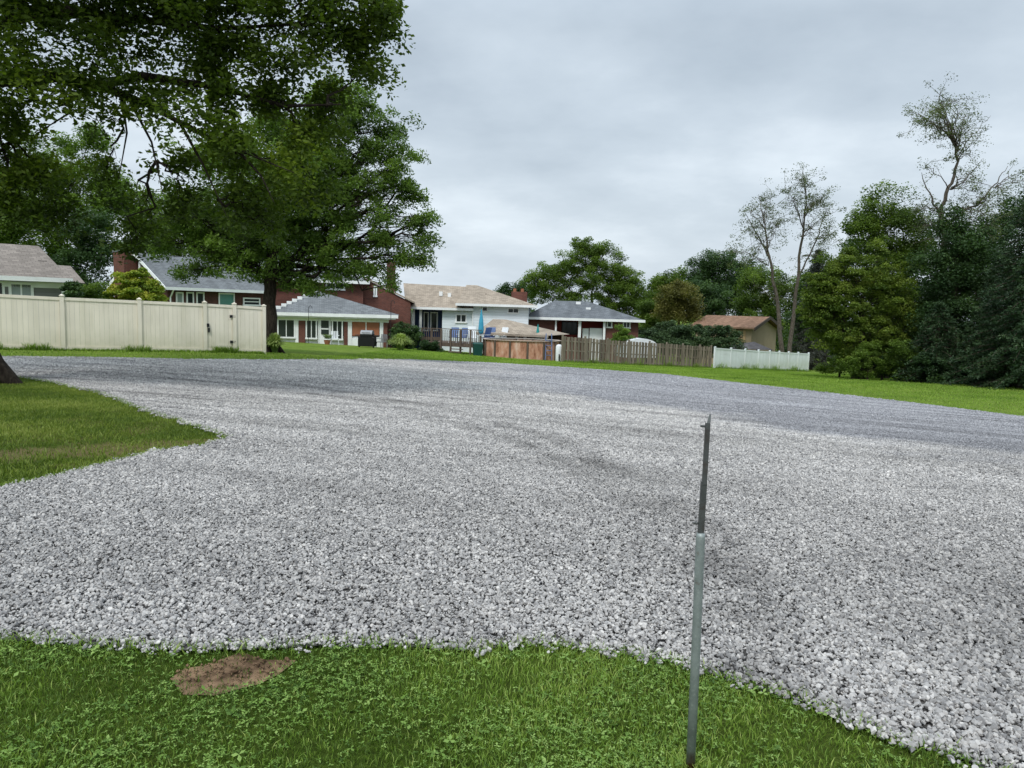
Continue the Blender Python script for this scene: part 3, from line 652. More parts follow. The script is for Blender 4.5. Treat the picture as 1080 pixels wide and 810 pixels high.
# centre background
simple('spreading_tree', 'open spreading tree behind the slate roofed brick ranch', 622, 92, [(625,272,20),(600,282,20),(650,285,20),(580,292,20),(662,300,20),(620,298,26),(570,305,18),(560,292,12),(645,312,22),(595,315,22),(672,312,16),(612,262,14),(636,262,12),(667,325,16),(650,330,16)], lf_mid, L=.26, rc=.95, dens=1.1, nper=75, shell=.25, flat=.6, group=BT)
simple('broadleaf_tree', 'low dark tree just behind the brick chimney of the white house', 540, 98, [(532,306,9),(548,305,9),(541,310,10),(526,310,6),(558,312,10)], lf_dark, L=.26, rc=.8, dens=1.1, nper=70, group=BT)
simple('broadleaf_tree', 'dark domed tree highest in the wood right of the spreading tree', 760, 112, [(750,282,20),(775,280,18),(738,290,18),(765,300,24),(790,292,18),(780,315,24),(750,315,24),(730,300,14)], lf_dark, L=.34, rc=1.2, dens=1., nper=90, group=BT)
simple('broadleaf_tree', 'mid green tree at the left shoulder of the far wood', 705, 108, [(705,298,16),(692,305,14),(720,295,14),(712,318,18),(690,322,16),(678,318,12)], lf_mid, L=.34, rc=1.1, dens=1., nper=85, tone0=.4, group=BT)
simple('broadleaf_tree', 'round dark tree between the olive tree and the brown roof', 742, 98, [(742,308,14),(755,318,16),(735,322,14),(748,332,14)], lf_dark, L=.3, rc=1., dens=1., nper=90, tone0=.55, group=BT)
simple('olive_tree', 'round olive brown tree above the dark hedge', 714, 84, [(714,308,17),(702,317,14),(726,317,15),(714,326,18),(700,332,13),(730,331,13)], lf_oli, L=.24, rc=.8, dens=1., nper=85, tone0=.5, group=BT)
simple('broadleaf_tree', 'mid green tree right behind the brown roofed house', 800, 92, [(800,300,22),(815,320,22),(790,325,18),(835,305,24),(845,335,22),(818,345,18)], lf_mid, L=.3, rc=1., dens=.9, nper=90, tone0=.42, group=BT)
simple('broadleaf_tree', 'low green tree between the slate roofed ranch and the olive tree', 688, 88, [(684,328,12),(695,334,13),(680,340,11),(700,342,12),(688,345,12)], lf_mid, L=.26, rc=.8, dens=1., nper=90, tone0=.35, group=BT)
# tall sparse twin tree
def sparse(name, label, u, Y, stems, tips, leafm, bark, group, r0, L=.16, nper=16, rc=.5, ntw=5):
    b = gpt(u, Y); root = empty(name, tuple(b), 0, label, 'tree', group); br = Branches(); cen = []
    for st in stems:
        pts = np.array([at(q[0], q[1], Y+q[3])-b for q in st]); rad = [q[2]*.62 for q in st]
        t = np.linspace(0, 1, 4*len(pts)); q = np.linspace(0, 1, len(pts)); pts = np.stack([np.interp(t, q, pts[:,i]) for i in range(3)], 1); rad = np.interp(t, q, rad)
        pts[1:-1] += RNG.normal(0, .05, (len(pts)-2, 3)); br.add(pts, rad, 8)
    for (sx, sy, ex, ey, n) in tips:
        for k in range(n):
            s = at(sx+RNG.uniform(-1, 1), sy, Y)-b; e = at(ex+RNG.normal(0, 6), ey+abs(RNG.normal(0, 7)), Y+RNG.uniform(-2.5, 2.5))-b
            limb = bend(s, e, .08, 8, .09); br.add(limb, np.linspace(.036, .008, 8), 5); cen.append(e)
            for j in range(ntw):
                i = RNG.integers(2, 8); e2 = limb[i]+RNG.normal(0, rc*1.25, 3)+np.array([0, 0, .1]); br.add(bend(limb[i], e2, .05, 4, .1), [.018, .014, .01, .005], 4); cen.append(e2)
    br.build('trunk', bark, root)
    cen = np.array(cen); make_leaves('crown', cen, rc*RNG.uniform(.5, 1.3, len(cen)), nper, L, leafm, root, .7, .5, .1, .5)
    return root
sparse('tall_sparse_tree', 'tall thinly leaved tree with two pale trunks beside the white vinyl fence', 826, 69.5,
       [[(826,386,.42,0),(823,350,.34,0),(818,310,.26,0),(812,272,.18,0),(806,235,.08,0),(800,205,.03,0)], [(832,386,.36,1),(836,340,.32,1),(842,290,.24,1),(847,240,.15,1),(850,205,.07,1),(846,182,.02,1)],
        [(812,275,.12,0),(795,240,.07,0),(785,222,.03,0)], [(843,290,.14,1),(862,250,.09,1),(872,220,.03,1)]],
       [(812,272,792,240,5),(808,245,790,220,4),(806,235,805,205,4),(810,262,825,225,4),(847,240,835,200,5),(848,230,858,200,5),(850,210,848,185,4),(846,250,872,225,5),(860,252,878,245,4),(845,270,870,270,3),(810,280,785,262,4),(820,320,800,300,2),(848,225,868,200,3)],
       lf_spa, m_barkg, BT, .3, L=.15, nper=34, rc=.6, ntw=6)
sparse('snag_tree', 'tall crooked half dead tree standing above the dark woods at right', 1000, 46,
       [[(1004,395,.40,0),(1000,330,.32,0),(996,270,.26,0),(992,230,.20,0),(1000,200,.16,0),(1010,172,.12,0),(1008,148,.07,0),(996,128,.03,0)],
        [(996,240,.12,0),(980,205,.07,0),(972,182,.02,0)], [(998,235,.13,0),(1030,215,.09,0),(1050,195,.06,0),(1063,175,.02,0)], [(1010,165,.06,0),(1028,140,.03,0),(1045,122,.01,0)], [(1002,200,.08,0),(1018,190,.06,0),(1035,170,.02,0)]],
       [(1008,155,990,112,7),(1008,150,975,122,7),(1010,160,1012,120,5),(1008,150,1000,105,4),(1010,170,1025,150,3),(1000,200,985,175,1),(996,225,972,215,4),(1003,200,1022,185,4),(1030,215,1050,205,4),(1050,198,1066,190,3),(996,240,975,240,4),(1005,220,1030,225,5),(1010,235,1045,235,5)],
       lf_spa, m_barkg, BT, .3, L=.11, nper=42, rc=.48, ntw=5)
# distant belt of woodland
def woods():
    n = 2600; X = RNG.uniform(-110, 120, n); Y = RNG.uniform(118, 132, n); top = 5.2+1.6*np.sin(X*.21)+1.1*np.sin(X*.53+1)+.8*np.sin(X*1.3); Z = G(X, np.clip(Y, 0, 160))+RNG.uniform(0, 1, n)**.8*top
    o = make_leaves('distant_woods', np.stack([X, Y, Z], 1), RNG.uniform(.9, 2., n), 110, .36, lf_dark, None, .7, .55, .1, .5)
    tag(o, 'far belt of dark woodland behind the houses', 'woods', kind='stuff')
woods()
# right hand wood
RW = 'trees along the right edge of the lawn'
simple('broadleaf_tree', 'tall green tree behind the yellow green one', 930, 50, [(935,225,26),(915,240,24),(955,240,24),(930,262,34),(960,275,28),(905,232,16),(935,300,36),(950,335,34),(925,370,30)], lf_mid, L=.2, rc=.8, dens=.95, nper=100, tone0=.45, group=RW)
simple('yellow_green_tree', 'yellow green tree at the left end of the wood with drooping sprays', 905, 45, [(848,333,9),(853,308,9),(988,352,11),(900,262,11),(975,322,12),(862,288,10),(925,262,12),(905,290,28),(885,278,20),(925,285,22),(945,300,24),(860,315,20),(870,350,18),(925,370,22),(890,372,18),(965,365,20),(880,305,26),(868,325,22),(895,325,30),(925,315,28),(950,330,24),(885,345,26),(920,350,26),(955,352,22),(865,300,16),(900,370,20),(975,345,14),(858,335,12)], lf_yel, L=.17, rc=.5, dens=.8, nper=62, flat=.4, droop=.45, shell=.4, group=RW)
simple('broadleaf_tree', 'dark vine covered tree below the half dead snag', 1000, 44, [(1000,255,28),(1020,275,30),(985,285,26),(1010,310,34),(985,330,32),(1030,335,30),(1010,370,32),(975,370,26),(1045,300,22),(1035,248,18),(1003,232,16)], lf_dark, L=.18, rc=.7, dens=.9, nper=100, tone0=.5, group=RW)
def conifer(name, label, u, Y, vtop, wpx, group, leafm=lf_con, vbase=None, seedr=0):
    b = gpt(u, Y); top = at(u, vtop, Y)[2]-b[2]; R = wpx*Y/780; root = empty(name, tuple(b), 0, label, 'tree', group)
    br = Branches(); br.add([[0,0,-.1],[.03,0,top*.4],[0,.03,top*.8],[0,0,top]], [R*.07+.06, R*.05+.04, .05, .01], 8); cen = []; rs = []
    z = top*.04
    while z < top*.985:
        f = 1-z/top; r = R*(f**.75)*1.02; k = max(4, int(5+r*2.5)); a0 = RNG.uniform(0, 6.28)
        for j in range(k):
            th = a0+6.283*j/k+RNG.uniform(-.3, .3); rr = r*RNG.uniform(.75, 1.12); e = np.array([rr*math.cos(th), rr*math.sin(th), z-rr*.22])
            s = np.array([0, 0, z+.05]); l = bend(s, e, .05, 5, .03); br.add(l, np.linspace(.04, .01, 5), 4)
            m = max(2, int(rr/.38))
            for q in range(m):
                w = (q+1)/m; cen.append(s+(e-s)*w+np.array([0, 0, .05*rr*4*w*(1-w)])); rs.append(.34*(1.15-w*.4))
        z += max(.28, .09*top*.5*(.5+f*.5))*.85
    cen = np.array(cen); rs = np.array(rs)*1.25
    br.build('trunk', m_barkm, root); make_leaves('crown', cen, rs, 42 if Y > 40 else 52, .17, leafm, root, .45, .28, .35, .5)
    return root
conifer('spruce_tree', 'dark spruce at the right edge of the picture', 1080, 38, 178, 72, RW)
conifer('spruce_tree', 'dark spruce between the vine covered tree and the right edge spruce', 1046, 42, 262, 44, RW)
conifer('spruce_tree', 'low dark spruce at the foot of the wood', 985, 42, 318, 44, RW)
conifer('grey_spruce_tree', 'grey thin needled spruce right of the two pale trunks', 854, 73, 262, 26, RW, leafm=lf_gry)
simple('broadleaf_tree', 'dark tree at the back of the wood behind the snag', 1030, 54, [(1030,275,36),(985,290,36),(1070,285,36),(1062,240,24),(1075,215,22),(1045,262,26),(1000,330,40),(1060,335,40),(950,330,34),(970,262,20)], lf_dark, L=.24, rc=.95, dens=.8, nper=100, tone0=.35, group=RW)
simple('broadleaf_tree', 'dark tree behind the grey spruce', 868, 74, [(868,290,22),(885,300,24),(860,320,26),(880,335,26),(895,270,18),(845,345,22)], lf_dark, L=.28, rc=1., dens=.9, nper=90, tone0=.5, group=RW)
def bush(name, label, u, Y, lobes, leafm, group=None, cat='shrub', L=.12, rc=.4, dens=1.1, nper=90, tone0=.5, **kw):
    b = gpt(u, Y); lb = [LB(q[0], q[1], q[2], Y+(q[3] if len(q) > 3 else 0)) for q in lobes]; top = max(l[0][2] for l in lb)-b[2]
    return tree(name, label, b, [(0,0,-.05,.07),(0,0,top*.3,.06),(.02,0,top*.5,.04),(0,0,top*.7,.02)], lb, leafm, m_barkm, L=L, rc=rc, dens=dens, nper=nper, group=group, cat=cat, tone0=tone0, limb_r=.12, twigs=False, **kw)
UB = 'bushes at the foot of the wood'
bush('understory_bush', 'mid green bush hiding the trunk of the yellow green tree', 915, 43.5, [(905,378,13),(920,374,14),(935,380,13),(893,384,10),(925,388,12),(908,390,10)], lf_mid, UB, tone0=.45)
bush('understory_bush', 'leafy mid green bush between the yellow green tree and the low spruce', 955, 42.5, [(948,372,14),(962,378,14),(972,386,12),(955,390,12)], lf_mid, UB, tone0=.35)
bush('understory_bush', 'leafy bush at the end of the white vinyl fence', 885, 48, [(880,385,12),(895,382,12),(870,388,8),(908,388,10)], lf_mid, UB)
bush('understory_bush', 'dark bush under the yellow green tree', 930, 44, [(920,385,15),(940,388,14),(955,380,14)], lf_dark, UB, tone0=.25)
bush('understory_bush', 'dark bush under the vine covered tree', 1000, 41, [(980,388,16),(1000,390,16),(1020,388,16)], lf_dark, UB, tone0=.2)
bush('understory_bush', 'dark bush at the foot of the right edge spruce', 1060, 39, [(1045,390,17),(1065,388,18),(1085,392,18)], lf_dark, UB, tone0=.2)
bush('understory_bush', 'dark bush low down at the right edge of the picture', 1130, 37, [(1110,390,20),(1135,390,22)], lf_dark, UB, tone0=.2)
# ------------------------------------------------------------------ houses
class Fr:
    def __init__(s, name, label, u0, Y0, u1, Y1, cat='house', z=None, group=None):
        a = at(u0, 330, Y0); b = at(u1, 330, Y1); s.o = np.array([a[0], Y0, 0.]); s.L = math.hypot(b[0]-a[0], Y1-Y0); s.th = math.atan2(Y1-Y0, b[0]-a[0])
        s.o[2] = min(g(a[0], Y0), g(b[0], Y1)) if z is None else z
        s.ex = np.array([math.cos(s.th), math.sin(s.th), 0]); s.ey = np.array([-math.sin(s.th), math.cos(s.th), 0])
        s.r = empty(name, tuple(s.o), s.th, label, cat, group)
    def h(s, u, v, y=0.):      # pixel -> local (x,z) on the plane local y = const
        d = ray(u, v); t = (y-(EYE-s.o)@s.ey)/(d@s.ey); p = EYE+d*t-s.o; return float(p@s.ex), float(p[2])
    def hx(s, u, v, x=0.):     # pixel -> local (y,z) on the plane local x = const
        d = ray(u, v); t = (x-(EYE-s.o)@s.ex)/(d@s.ex); p = EYE+d*t-s.o; return float(p@s.ey), float(p[2])
    def z(s, u, v, y=0.): return s.h(u, v, y)[1]
    def win(s, u0, v0, u1, v1, y=0., n=1, mat=None, name='window', fw=.09, frame=None, rows=1):
        x0, z1 = s.h(u0, v0, y); x1, _ = s.h(u1, v0, y); _, z0 = s.h((u0+u1)/2, v1, y); z1 = s.h((u0+u1)/2, v0, y)[1]
        return s.winl(x0, x1, z0, z1, y, n, mat, name, fw, frame, rows)
    def winl(s, x0, x1, z0, z1, y=0., n=1, mat=None, name='window', fw=.09, frame=None, rows=1):
        b = MB(); d = .07
        b.box(x0, x1, y-d, y-.003, z1-fw, z1); b.box(x0-.03, x1+.03, y-d-.03, y-.003, z0-.02, z0+fw)
        for k in range(n+1):
            c = x0+(x1-x0)*k/n; w = fw if k in (0, n) else fw*.6; a = min(max(c-w/2, x0), x1-w); b.box(a, a+w, y-d+.004, y-.004, z0+fw, z1-fw)
        for k in range(1, rows):
            zz = z0+(z1-z0)*k/rows; b.box(x0+fw, x1-fw, y-d+.01, y-.006, zz-.03, zz+.03)
        f = b.build(name, frame or m_white, s.r)
        MB().box(x0+.03, x1-.03, y-.03, y-.008, z0+.03, z1-.03).build('pane', mat or m_glass, f); return f
    def box(s, name, mat, *a, parent=None): return MB().box(*a).build(name, mat, parent or s.r)
def gable_x(b, x0, x1, y0, y1, ze, zr, yr=None, t=.14, ov=.35):
    """roof slab, ridge along x"""
    yr = (y0+y1)/2 if yr is None else yr
    for (ya, yb) in ((y0, yr), (y1, yr)):
        b.hexa([(x0-ov, ya, ze), (x1+ov, ya, ze), (x1+ov, yb, zr), (x0-ov, yb, zr)], [(x0-ov, ya, ze+t), (x1+ov, ya, ze+t), (x1+ov, yb, zr+t), (x0-ov, yb, zr+t)])
    return b
def hip(b, x0, x1, y0, y1, ze, xa, xb, yr, zr):
    v = [(x0,y0,ze),(x1,y0,ze),(x1,y1,ze),(x0,y1,ze),(xa,yr,zr),(xb,yr,zr)]; n = len(b.v); b.v += v
    if abs(xa-xb) < .02: b.f += [(n,n+1,n+5),(n+1,n+2,n+5),(n+2,n+3,n+4),(n+3,n,n+4)]
    else: b.f += [(n,n+1,n+5,n+4),(n+1,n+2,n+5),(n+2,n+3,n+4,n+5),(n+3,n,n+4)]
    b.f.append((n+3,n+2,n+1,n)); return b
def wallgable(b, x0, x1, y0, y1, z0, ze, zr, yr=None):
    """prism wall with gable ends on x0/x1 sides"""
    yr = (y0+y1)/2 if yr is None else yr; n = len(b.v)
    for x in (x0, x1): b.v += [(x,y0,z0),(x,y1,z0),(x,y1,ze),(x,yr,zr),(x,y0,ze)]
    b.f += [(n,n+4,n+3,n+2,n+1),(n+5,n+6,n+7,n+8,n+9),(n,n+5,n+9,n+4),(n+1,n+2,n+7,n+6),(n+4,n+9,n+8,n+3),(n+3,n+8,n+7,n+2)]
    return b
# 1 taupe roofed house, far left
h = Fr('siding_house', 'grey sided house with taupe shingle roof behind the ivory fence at left', -60, 32, 67, 35)
ze = h.z(20, 293); zr = h.z(0, 257, 3.2)
xr1 = h.h(40, 262, 3.2)[0]
MB().box(0, h.L, 0, 6.4, -.5, ze).build('wall', m_sidegray, h.r)
b = MB(); n = len(b.v)
b = MB().hexa([(-.4,-.4,ze),(h.L+.3,-.4,ze),(h.L+.3,6.8,ze),(-.4,6.8,ze)], [(-.4,3.0,zr),(xr1,3.0,zr),(xr1,3.4,zr),(-.4,3.4,zr)]); b.build('roof', m_rooftaupe, h.r)
x2, z2 = h.h(74, 280.5, 3.2); xe, zz = h.h(87.5, 300, 1.0)
b = MB().hexa([(h.L-2.6,.55,ze-.12),(xe,.55,ze-.12),(xe,5.6,ze-.12),(h.L-2.6,5.6,ze-.12)], [(h.L-2.6,3.1,z2),(x2,3.1,z2),(x2,3.3,z2),(h.L-2.6,3.3,z2)]); b.build('side_roof', m_rooftaupe, h.r)
MB().box(h.L, xe-.3, 1.0, 5.3, -.5, ze-.13).build('side_wall', m_sidegray, h.r)
MB().box(-.42, h.L+.34, -.5, -.4, ze-.14, ze+.06).build('gutter', m_white, h.r)
MB().box(-.3, h.L+.02, -.03, -.003, ze-.42, ze-.15).build('fascia', m_white, h.r)
MB().box(h.L-.06, h.L+.06, -.06, .06, -.4, ze-.15).build('corner_trim', m_white, h.r)
h.win(8.5, 297.5, 35, 316, n=2, mat=m_curtain, fw=.11); h.win(-18, 296, 4.5, 316, n=1, mat=m_glass, fw=.1)
x, z = h.h(44, 277, 1.6); MB().box(x-.18, x+.18, 1.35, 1.7, z-.2, z+.08).build('roof_vent', m_black, h.r)
# 2 brick ranch with gable and chimney
h = Fr('brick_ranch', 'brick ranch with grey roof, white gable trim and chimney behind the golden shrub', 177, 46, 278, 51.7)
ze = h.z(177, 303); yr, zr = h.hx(143, 268.7, -.3); Lx = h.L
wallgable(MB(), 0, Lx, 0, 2*yr, -.5, ze-.05, zr-.12).build('wall', m_brick2, h.r)
gable_x(MB(), 0, Lx, -.4, 2*yr+.4, ze-.1, zr, t=.12).build('roof', m_roofgray, h.r)
b = MB()
for (ya, yb) in ((-.45, yr), (2*yr+.45, yr)):
    b.hexa([(-.42,ya,ze-.2),(-.38,ya,ze-.2),(-.38,yb,zr-.06),(-.42,yb,zr-.06)], [(-.42,ya,ze+.04),(-.38,ya,ze+.04),(-.38,yb,zr+.14),(-.42,yb,zr+.14)])
b.build('gable_trim', m_white, h.r)
MB().box(-.08, -.005, yr-.1, yr+.1, ze-.2, zr-.35).build('gable_post', m_white, h.r)
MB().box(-.4, Lx+.4, -.52, -.41, ze-.16, ze+.02).build('gutter', m_white, h.r)
MB().tube([(.15,-.46,ze-.1),(.15,-.2,ze-.45),(.15,-.07,ze-.6),(.15,-.07,-.4)], .05, 6).build('downspout', m_white, h.r)
cy0, cz = h.hx(118, 264, -.5); 
b = MB().box(-.9, -.02, yr+.3, yr+1.6, -.5, zr+.15); b.build('chimney', m_brick, h.r)
MB().box(-.95, .03, yr+.25, yr+1.65, zr+.15, zr+.27).build('chimney_cap', m_roofgray, h.r)
for (a, c, mt) in ((185,193,m_curtain),(196,204,m_curtain),(206.5,215,m_curtain),(230,247,None)):
    if mt is None: h.win(a, 309, c, 325, mat=glassmat('teal_curtain', (.05,.14,.12)))
    else: h.win(a, 308, c, 326, mat=m_glass if a > 190 else m_curtain)
h.win(256, 314, 274, 322.5, n=1, rows=2)
# golden shrub etc.
SH = 'garden shrubs'
bush('golden_shrub', 'rounded golden green false cypress above the ivory fence', 142, 36, [(142,302,22),(128,310,16),(158,308,16),(143,315,22),(124,300,9),(163,298,8),(144,292,12)], lf_gold, SH, L=.13, rc=.34, dens=1.1, nper=70, flat=.3, droop=.4, tone0=.72)
bush('green_shrub', 'dark green shrub left of the golden one behind the fence', 98, 36, [(88,309,10),(100,306,12),(112,310,10)], lf_mid, SH, tone0=.35)
bush('narrow_shrub', 'thin dark shrub at the corner of the grey sided house', 77, 34, [(77,305,8),(76,298,6),(78,313,8)], lf_dark, SH, rc=.25)
# 3 split level brick house with sunroom
h = Fr('brick_house', 'two storey red brick house with white sunroom under a grey hip roof', 290, 52, 408.6, 53)
ze = h.z(350, 331); L = h.L
xa, za = h.h(335, 307, 3.0)
MB().box(.1, L-.1, .12, 3.4, -.6, .75).build('knee_wall', m_white, h.r)
MB().box(.15, L-.15, .35, 3.4, .75, ze-.15).build('room_interior', m_roofdark, h.r)
hip(MB(), -.25, L+.75, -.5, 3.55, ze+.02, xa, xa+.05, 3.0, za).build('sunroom_roof', m_roofgray, h.r)
MB().box(-.28, L+.78, -.56, -.505, ze-.2, ze+.03).box(-.28, L+.6, -.44, -.1, ze-.30, ze-.03).build('sunroom_gutter', m_white, h.r)
MB().box(-.1, L+.1, -.05, .12, ze-.52, ze-.31).build('header_beam', m_white, h.r)
def col(u0, u1, mat, name, dz=0.): 
    a = h.h(u0, 345)[0]; c = h.h(u1, 345)[0]; MB().box(a, c, -.04, .30, -.5, ze-.53).build(name, mat, h.r)
col(311.5, 314.8, m_white, 'corner_post'); col(315, 322, m_brick, 'brick_pier'); col(362.8, 366.8, m_brick, 'brick_pier'); col(367, 371.2, m_white, 'corner_post'); col(400.5, 404.2, m_white, 'corner_post'); col(404.4, 408.5, m_brick, 'brick_pier')
h.win(292.5, 334, 311.5, 356.5, n=2); h.win(322.5, 335, 334.5, 357.5, n=2); h.win(350, 336, 361.8, 358.5, n=2)
fr = h.win(335.5, 335.5, 349, 364, mat=m_white, name='door', fw=.08, frame=m_door)
a, z1 = h.h(338.8, 338); c, z0 = h.h(346.8, 358.5); MB().box(a, c, -.085, -.06, z0+.4, z1).build('pane', m_glass, fr); MB().box(a, c, -.1, -.085, (z0+z1)/2+.05, (z0+z1)/2+.15).build('rail', m_door, fr)
for q in ((371.5, 385.5), (386.5, 400)):
    a, z1 = h.h(q[0], 338.5); c = h.h(q[1], 338.5)[0]; z0 = h.z(q[0], 354); MB().box(a, c, .02, .06, z0, z1).build('window_blind', m_blind, h.r)
MB().box(h.h(371.3,345)[0], h.h(400.4,345)[0], -.02, .1, -.6, h.z(385, 357)).build('porch_wall', m_white, h.r)
MB().box(h.h(385.6,345)[0], h.h(386.5,345)[0], -.02, .08, h.z(385,357), ze-.53).build('post', m_white, h.r)
# stepped flashing on the left hip
b = MB()
for k in range(9):
    f = k/9; p0 = (-.25+(xa+.25)*f, -.5+3.5*f, ze+(za-ze)*f); f2 = (k+1)/9
    x0_, x1_ = p0[0], -.25+(xa+.25)*f2; b.box(x0_, x1_+.03, p0[1]+.1, p0[1]+.42, ze+(za-ze)*f-.15, ze+(za-ze)*f2+.10)
b.build('flashing', m_white, h.r)
# main block behind
yb = 3.6
zt = h.z(365, 297, yb); x0_ = h.h(293, 300, yb)[0]; x1_ = h.h(383, 297, yb)[0]
MB().box(x0_-1, x1_, yb, yb+7, -.6, zt).build('wall', m_brick, h.r)
zr2 = h.z(345, 286.5, yb+3.5)
hip(MB(), x0_-1.5, x1_+.5, yb-.5, yb+7.5, zt+.02, x0_+2, x1_-2.5, yb+3.5, zr2+.2).build('roof', m_roofgray, h.r)
MB().box(x0_-1.5, x1_+.52, yb-.6, yb-.48, zt-.16, zt+.06).build('gutter', m_white, h.r)
h.win(343.5, 295.3, 364, 306, y=yb, n=2, fw=.12)
# right wing gable end facing the lot
xg0, xg1 = x1_+.01, h.h(433, 318, yb+.4)[0]; zg1 = h.z(433, 318.5, yb+.4); zg0 = h.z(384, 293, yb+.4)
yy = yb+.4
MB().hexa([(xg0,yy,-.6),(xg1,yy,-.6),(xg1,yy+6,-.6),(xg0,yy+6,-.6)], [(xg0,yy,zg0),(xg1,yy,zg1),(xg1,yy+6,zg1),(xg0,yy+6,zg0)]).build('wing_wall', m_brick, h.r)
MB().hexa([(xg0,yy-.15,zg0+.01),(xg1+.3,yy-.15,zg1-.1),(xg1+.3,yy+6.2,zg1-.1),(xg0,yy+6.2,zg0+.01)], [(xg0,yy-.15,zg0+.13),(xg1+.3,yy-.15,zg1+.03),(xg1+.3,yy+6.2,zg1+.03),(xg0,yy+6.2,zg0+.13)]).build('wing_roof', m_rooftan, h.r)
h.win(394, 301.5, 397.8, 313, y=yy, fw=.1, mat=m_curtain)
xc, zc = h.h(408, 264, yy+3); xc2 = h.h(417, 264, yy+3)[0]; zc -= .9; MB().box(xc, xc2, yy+3, yy+3.9, 1, zc).build('chimney', m_brick2, h.r)
H3 = h
# 4 white split level house
h = Fr('white_house', 'white sided split level house with tan hip roof', 433, 60, 560, 59.6, z=-3.1)
zl = h.z(465, 325); zu = h.z(520, 321.5); xs = h.h(499.5, 330)[0]; xw = h.h(557.5, 330)[0]; xl = h.h(466.5, 330)[0]; x0 = h.h(434, 330)[0]
zfl = h.z(480, 349.5)
MB().box(xl, xs, 0, 7, 0, zl).build('wall', m_sidewhite, h.r)
MB().box(x0, xl-.005, 1.3, 7, 0, zl).build('porch_wall', m_navy, h.r)
MB().box(xs+.005, xw, -.25, 8, 0, zu).build('wing_wall', m_sidewhite, h.r)
xr, zrr = h.h(440, 299, 4.0); xr2, zr2 = h.h(481, 302.5, 4.0)
MB().hexa([(x0-.4,-.45,zl+.02),(xs+.0,-.45,zl+.02),(xs+.0,8,zl+.02),(x0-.4,8,zl+.02)], [(xr-1.2,4.0,zrr),(xs+.0,4.0,zr2),(xs+.0,4.2,zr2),(xr-1.2,4.2,zrr)]).build('low_roof', m_rooftan, h.r)
xp, zp = h.h(492, 300.5, 3.8); xp2 = h.h(503, 300.5, 3.8)[0]; xe0 = h.h(482, 320)[0]; xe1 = h.h(567, 322)[0]
hip(MB(), xe0, xe1, -.8, 8.5, zu+.02, xp, xp2, 3.8, zp).build('roof', m_rooftan, h.r)
MB().box(xe0-.02, xe1+.02, -.88, -.79, zu-.14, zu+.05).box(xe0-.02, xe0+.08, -.79, 3, zu-.14, zu+.02).build('gutter', m_white, h.r)
MB().box(x0-.4, xs, -.55, -.44, zl-.14, zl+.05).build('low_gutter', m_white, h.r)
h.win(480.5, 331, 492.5, 340.5, n=2, fw=.1); h.win(508.5, 323.5, 514.5, 328.5, y=-.25, fw=.06); h.win(535.5, 325, 547.5, 330.5, y=-.25, n=2, fw=.07)
for a, c in ((435.5, 437.5), (442.5, 445)): MB().box(h.h(a,330)[0], h.h(c,330)[0], -.1, .08, zfl-.6, zl-.14).build('porch_post', m_white, h.r)
MB().box(h.h(433,330)[0], h.h(466.5,330)[0], 0, 1.29, zfl-.75, zfl-.55).build('porch_floor', m_deckwood, h.r)
h.win(454, 329, 462, 349, y=1.3, fw=.1, name='door', mat=m_glass); h.win(447, 329, 452.5, 349, y=1.3, fw=.08)
MB().tube([(x0-.1,-.4,zl-.1),(x0+.05,-.1,zl-.5),(x0+.05,-.05,zl-.8),(x0+.05,-.05,.2)], .06, 6).build('downspout', m_white, h.r)
MB().box(xs-.07, xs+.004, -.3, -.02, zfl-1, zl).build('corner_trim', m_white, h.r)
xc, zc = h.h(539.5, 307.5, 9); xc2 = h.h(556, 306.5, 9)[0]; MB().box(xc, xc2, 9, 10, 0, zc).build('chimney', m_brick, h.r)
for u in (543, 551): 
    x_ = h.h(u, 306, 9.5)[0]; MB().lathe([(.16,0),(.14,.3),(.1,.3)], (x_, 9.5, zc), 8).build('flue', m_terr, h.r)
for (u, v) in ((465, 309), (474, 310.5)): 
    x_, z_ = h.h(u, v, 1.9); MB().box(x_-.13, x_+.13, 1.8, 2.1, z_-.25, z_+.12).build('roof_vent', m_white, h.r)
x_, z_ = h.h(512.5, 311, 1.6); MB().tube([(x_,1.6,z_-.4),(x_,1.6,z_+.1)], .06, 6).build('roof_vent', m_black, h.r)
# 5 slate roofed brick ranch
h = Fr('brick_ranch', 'dark brick ranch with slate grey hip roof and white porch columns', 558, 61, 674, 60.4)
ze = h.z(615, 336.3); L = h.L; xa, za = h.h(585, 316.5, 4.2); xb, zb = h.h(620, 318.5, 4.2)
xp0 = h.h(587.5, 340)[0]; xp1 = h.h(638.5, 340)[0]
MB().box(0, xp0, 0, 8, -1, ze).build('wall', m_brick, h.r); MB().box(xp1, L, 0, 8, -1, ze).build('wall', m_brick, h.r)
MB().box(xp0+.005, xp1-.005, 1.2, 8, -1, ze-.02).build('porch_wall', m_red, h.r)
hip(MB(), -.5, L+.45, -.6, 9, ze+.02, xa, xb, 4.2, (za+zb)/2).build('roof', m_roofgray2, h.r)
MB().box(-.5, L+.46, -.69, -.59, ze-.15, ze+.05).build('gutter', m_white, h.r)
for a, c in ((585.5, 587.3), (610, 613), (636.2, 638.6)): MB().box(h.h(a,340)[0], h.h(c,340)[0], -.3, -.1, -.8, ze-.16).build('porch_column', m_white, h.r)
h.win(592.5, 339, 609, 352.5, y=1.2, n=3, fw=.08, mat=m_glass, frame=m_black)
h.win(640, 338.5, 646, 345.8, fw=.1, n=1); h.win(656.8, 338.8, 665.2, 346.4, fw=.1, n=2)
for (u, v) in ((610, 319.5), (620.5, 325.5)):
    x_, z_ = h.h(u, v, 3.4 if v < 322 else 2.0); MB().box(x_-.2, x_+.2, 3.3 if v < 322 else 1.9, 3.6 if v < 322 else 2.2, z_-.25, z_+.1).build('roof_vent', m_white, h.r)
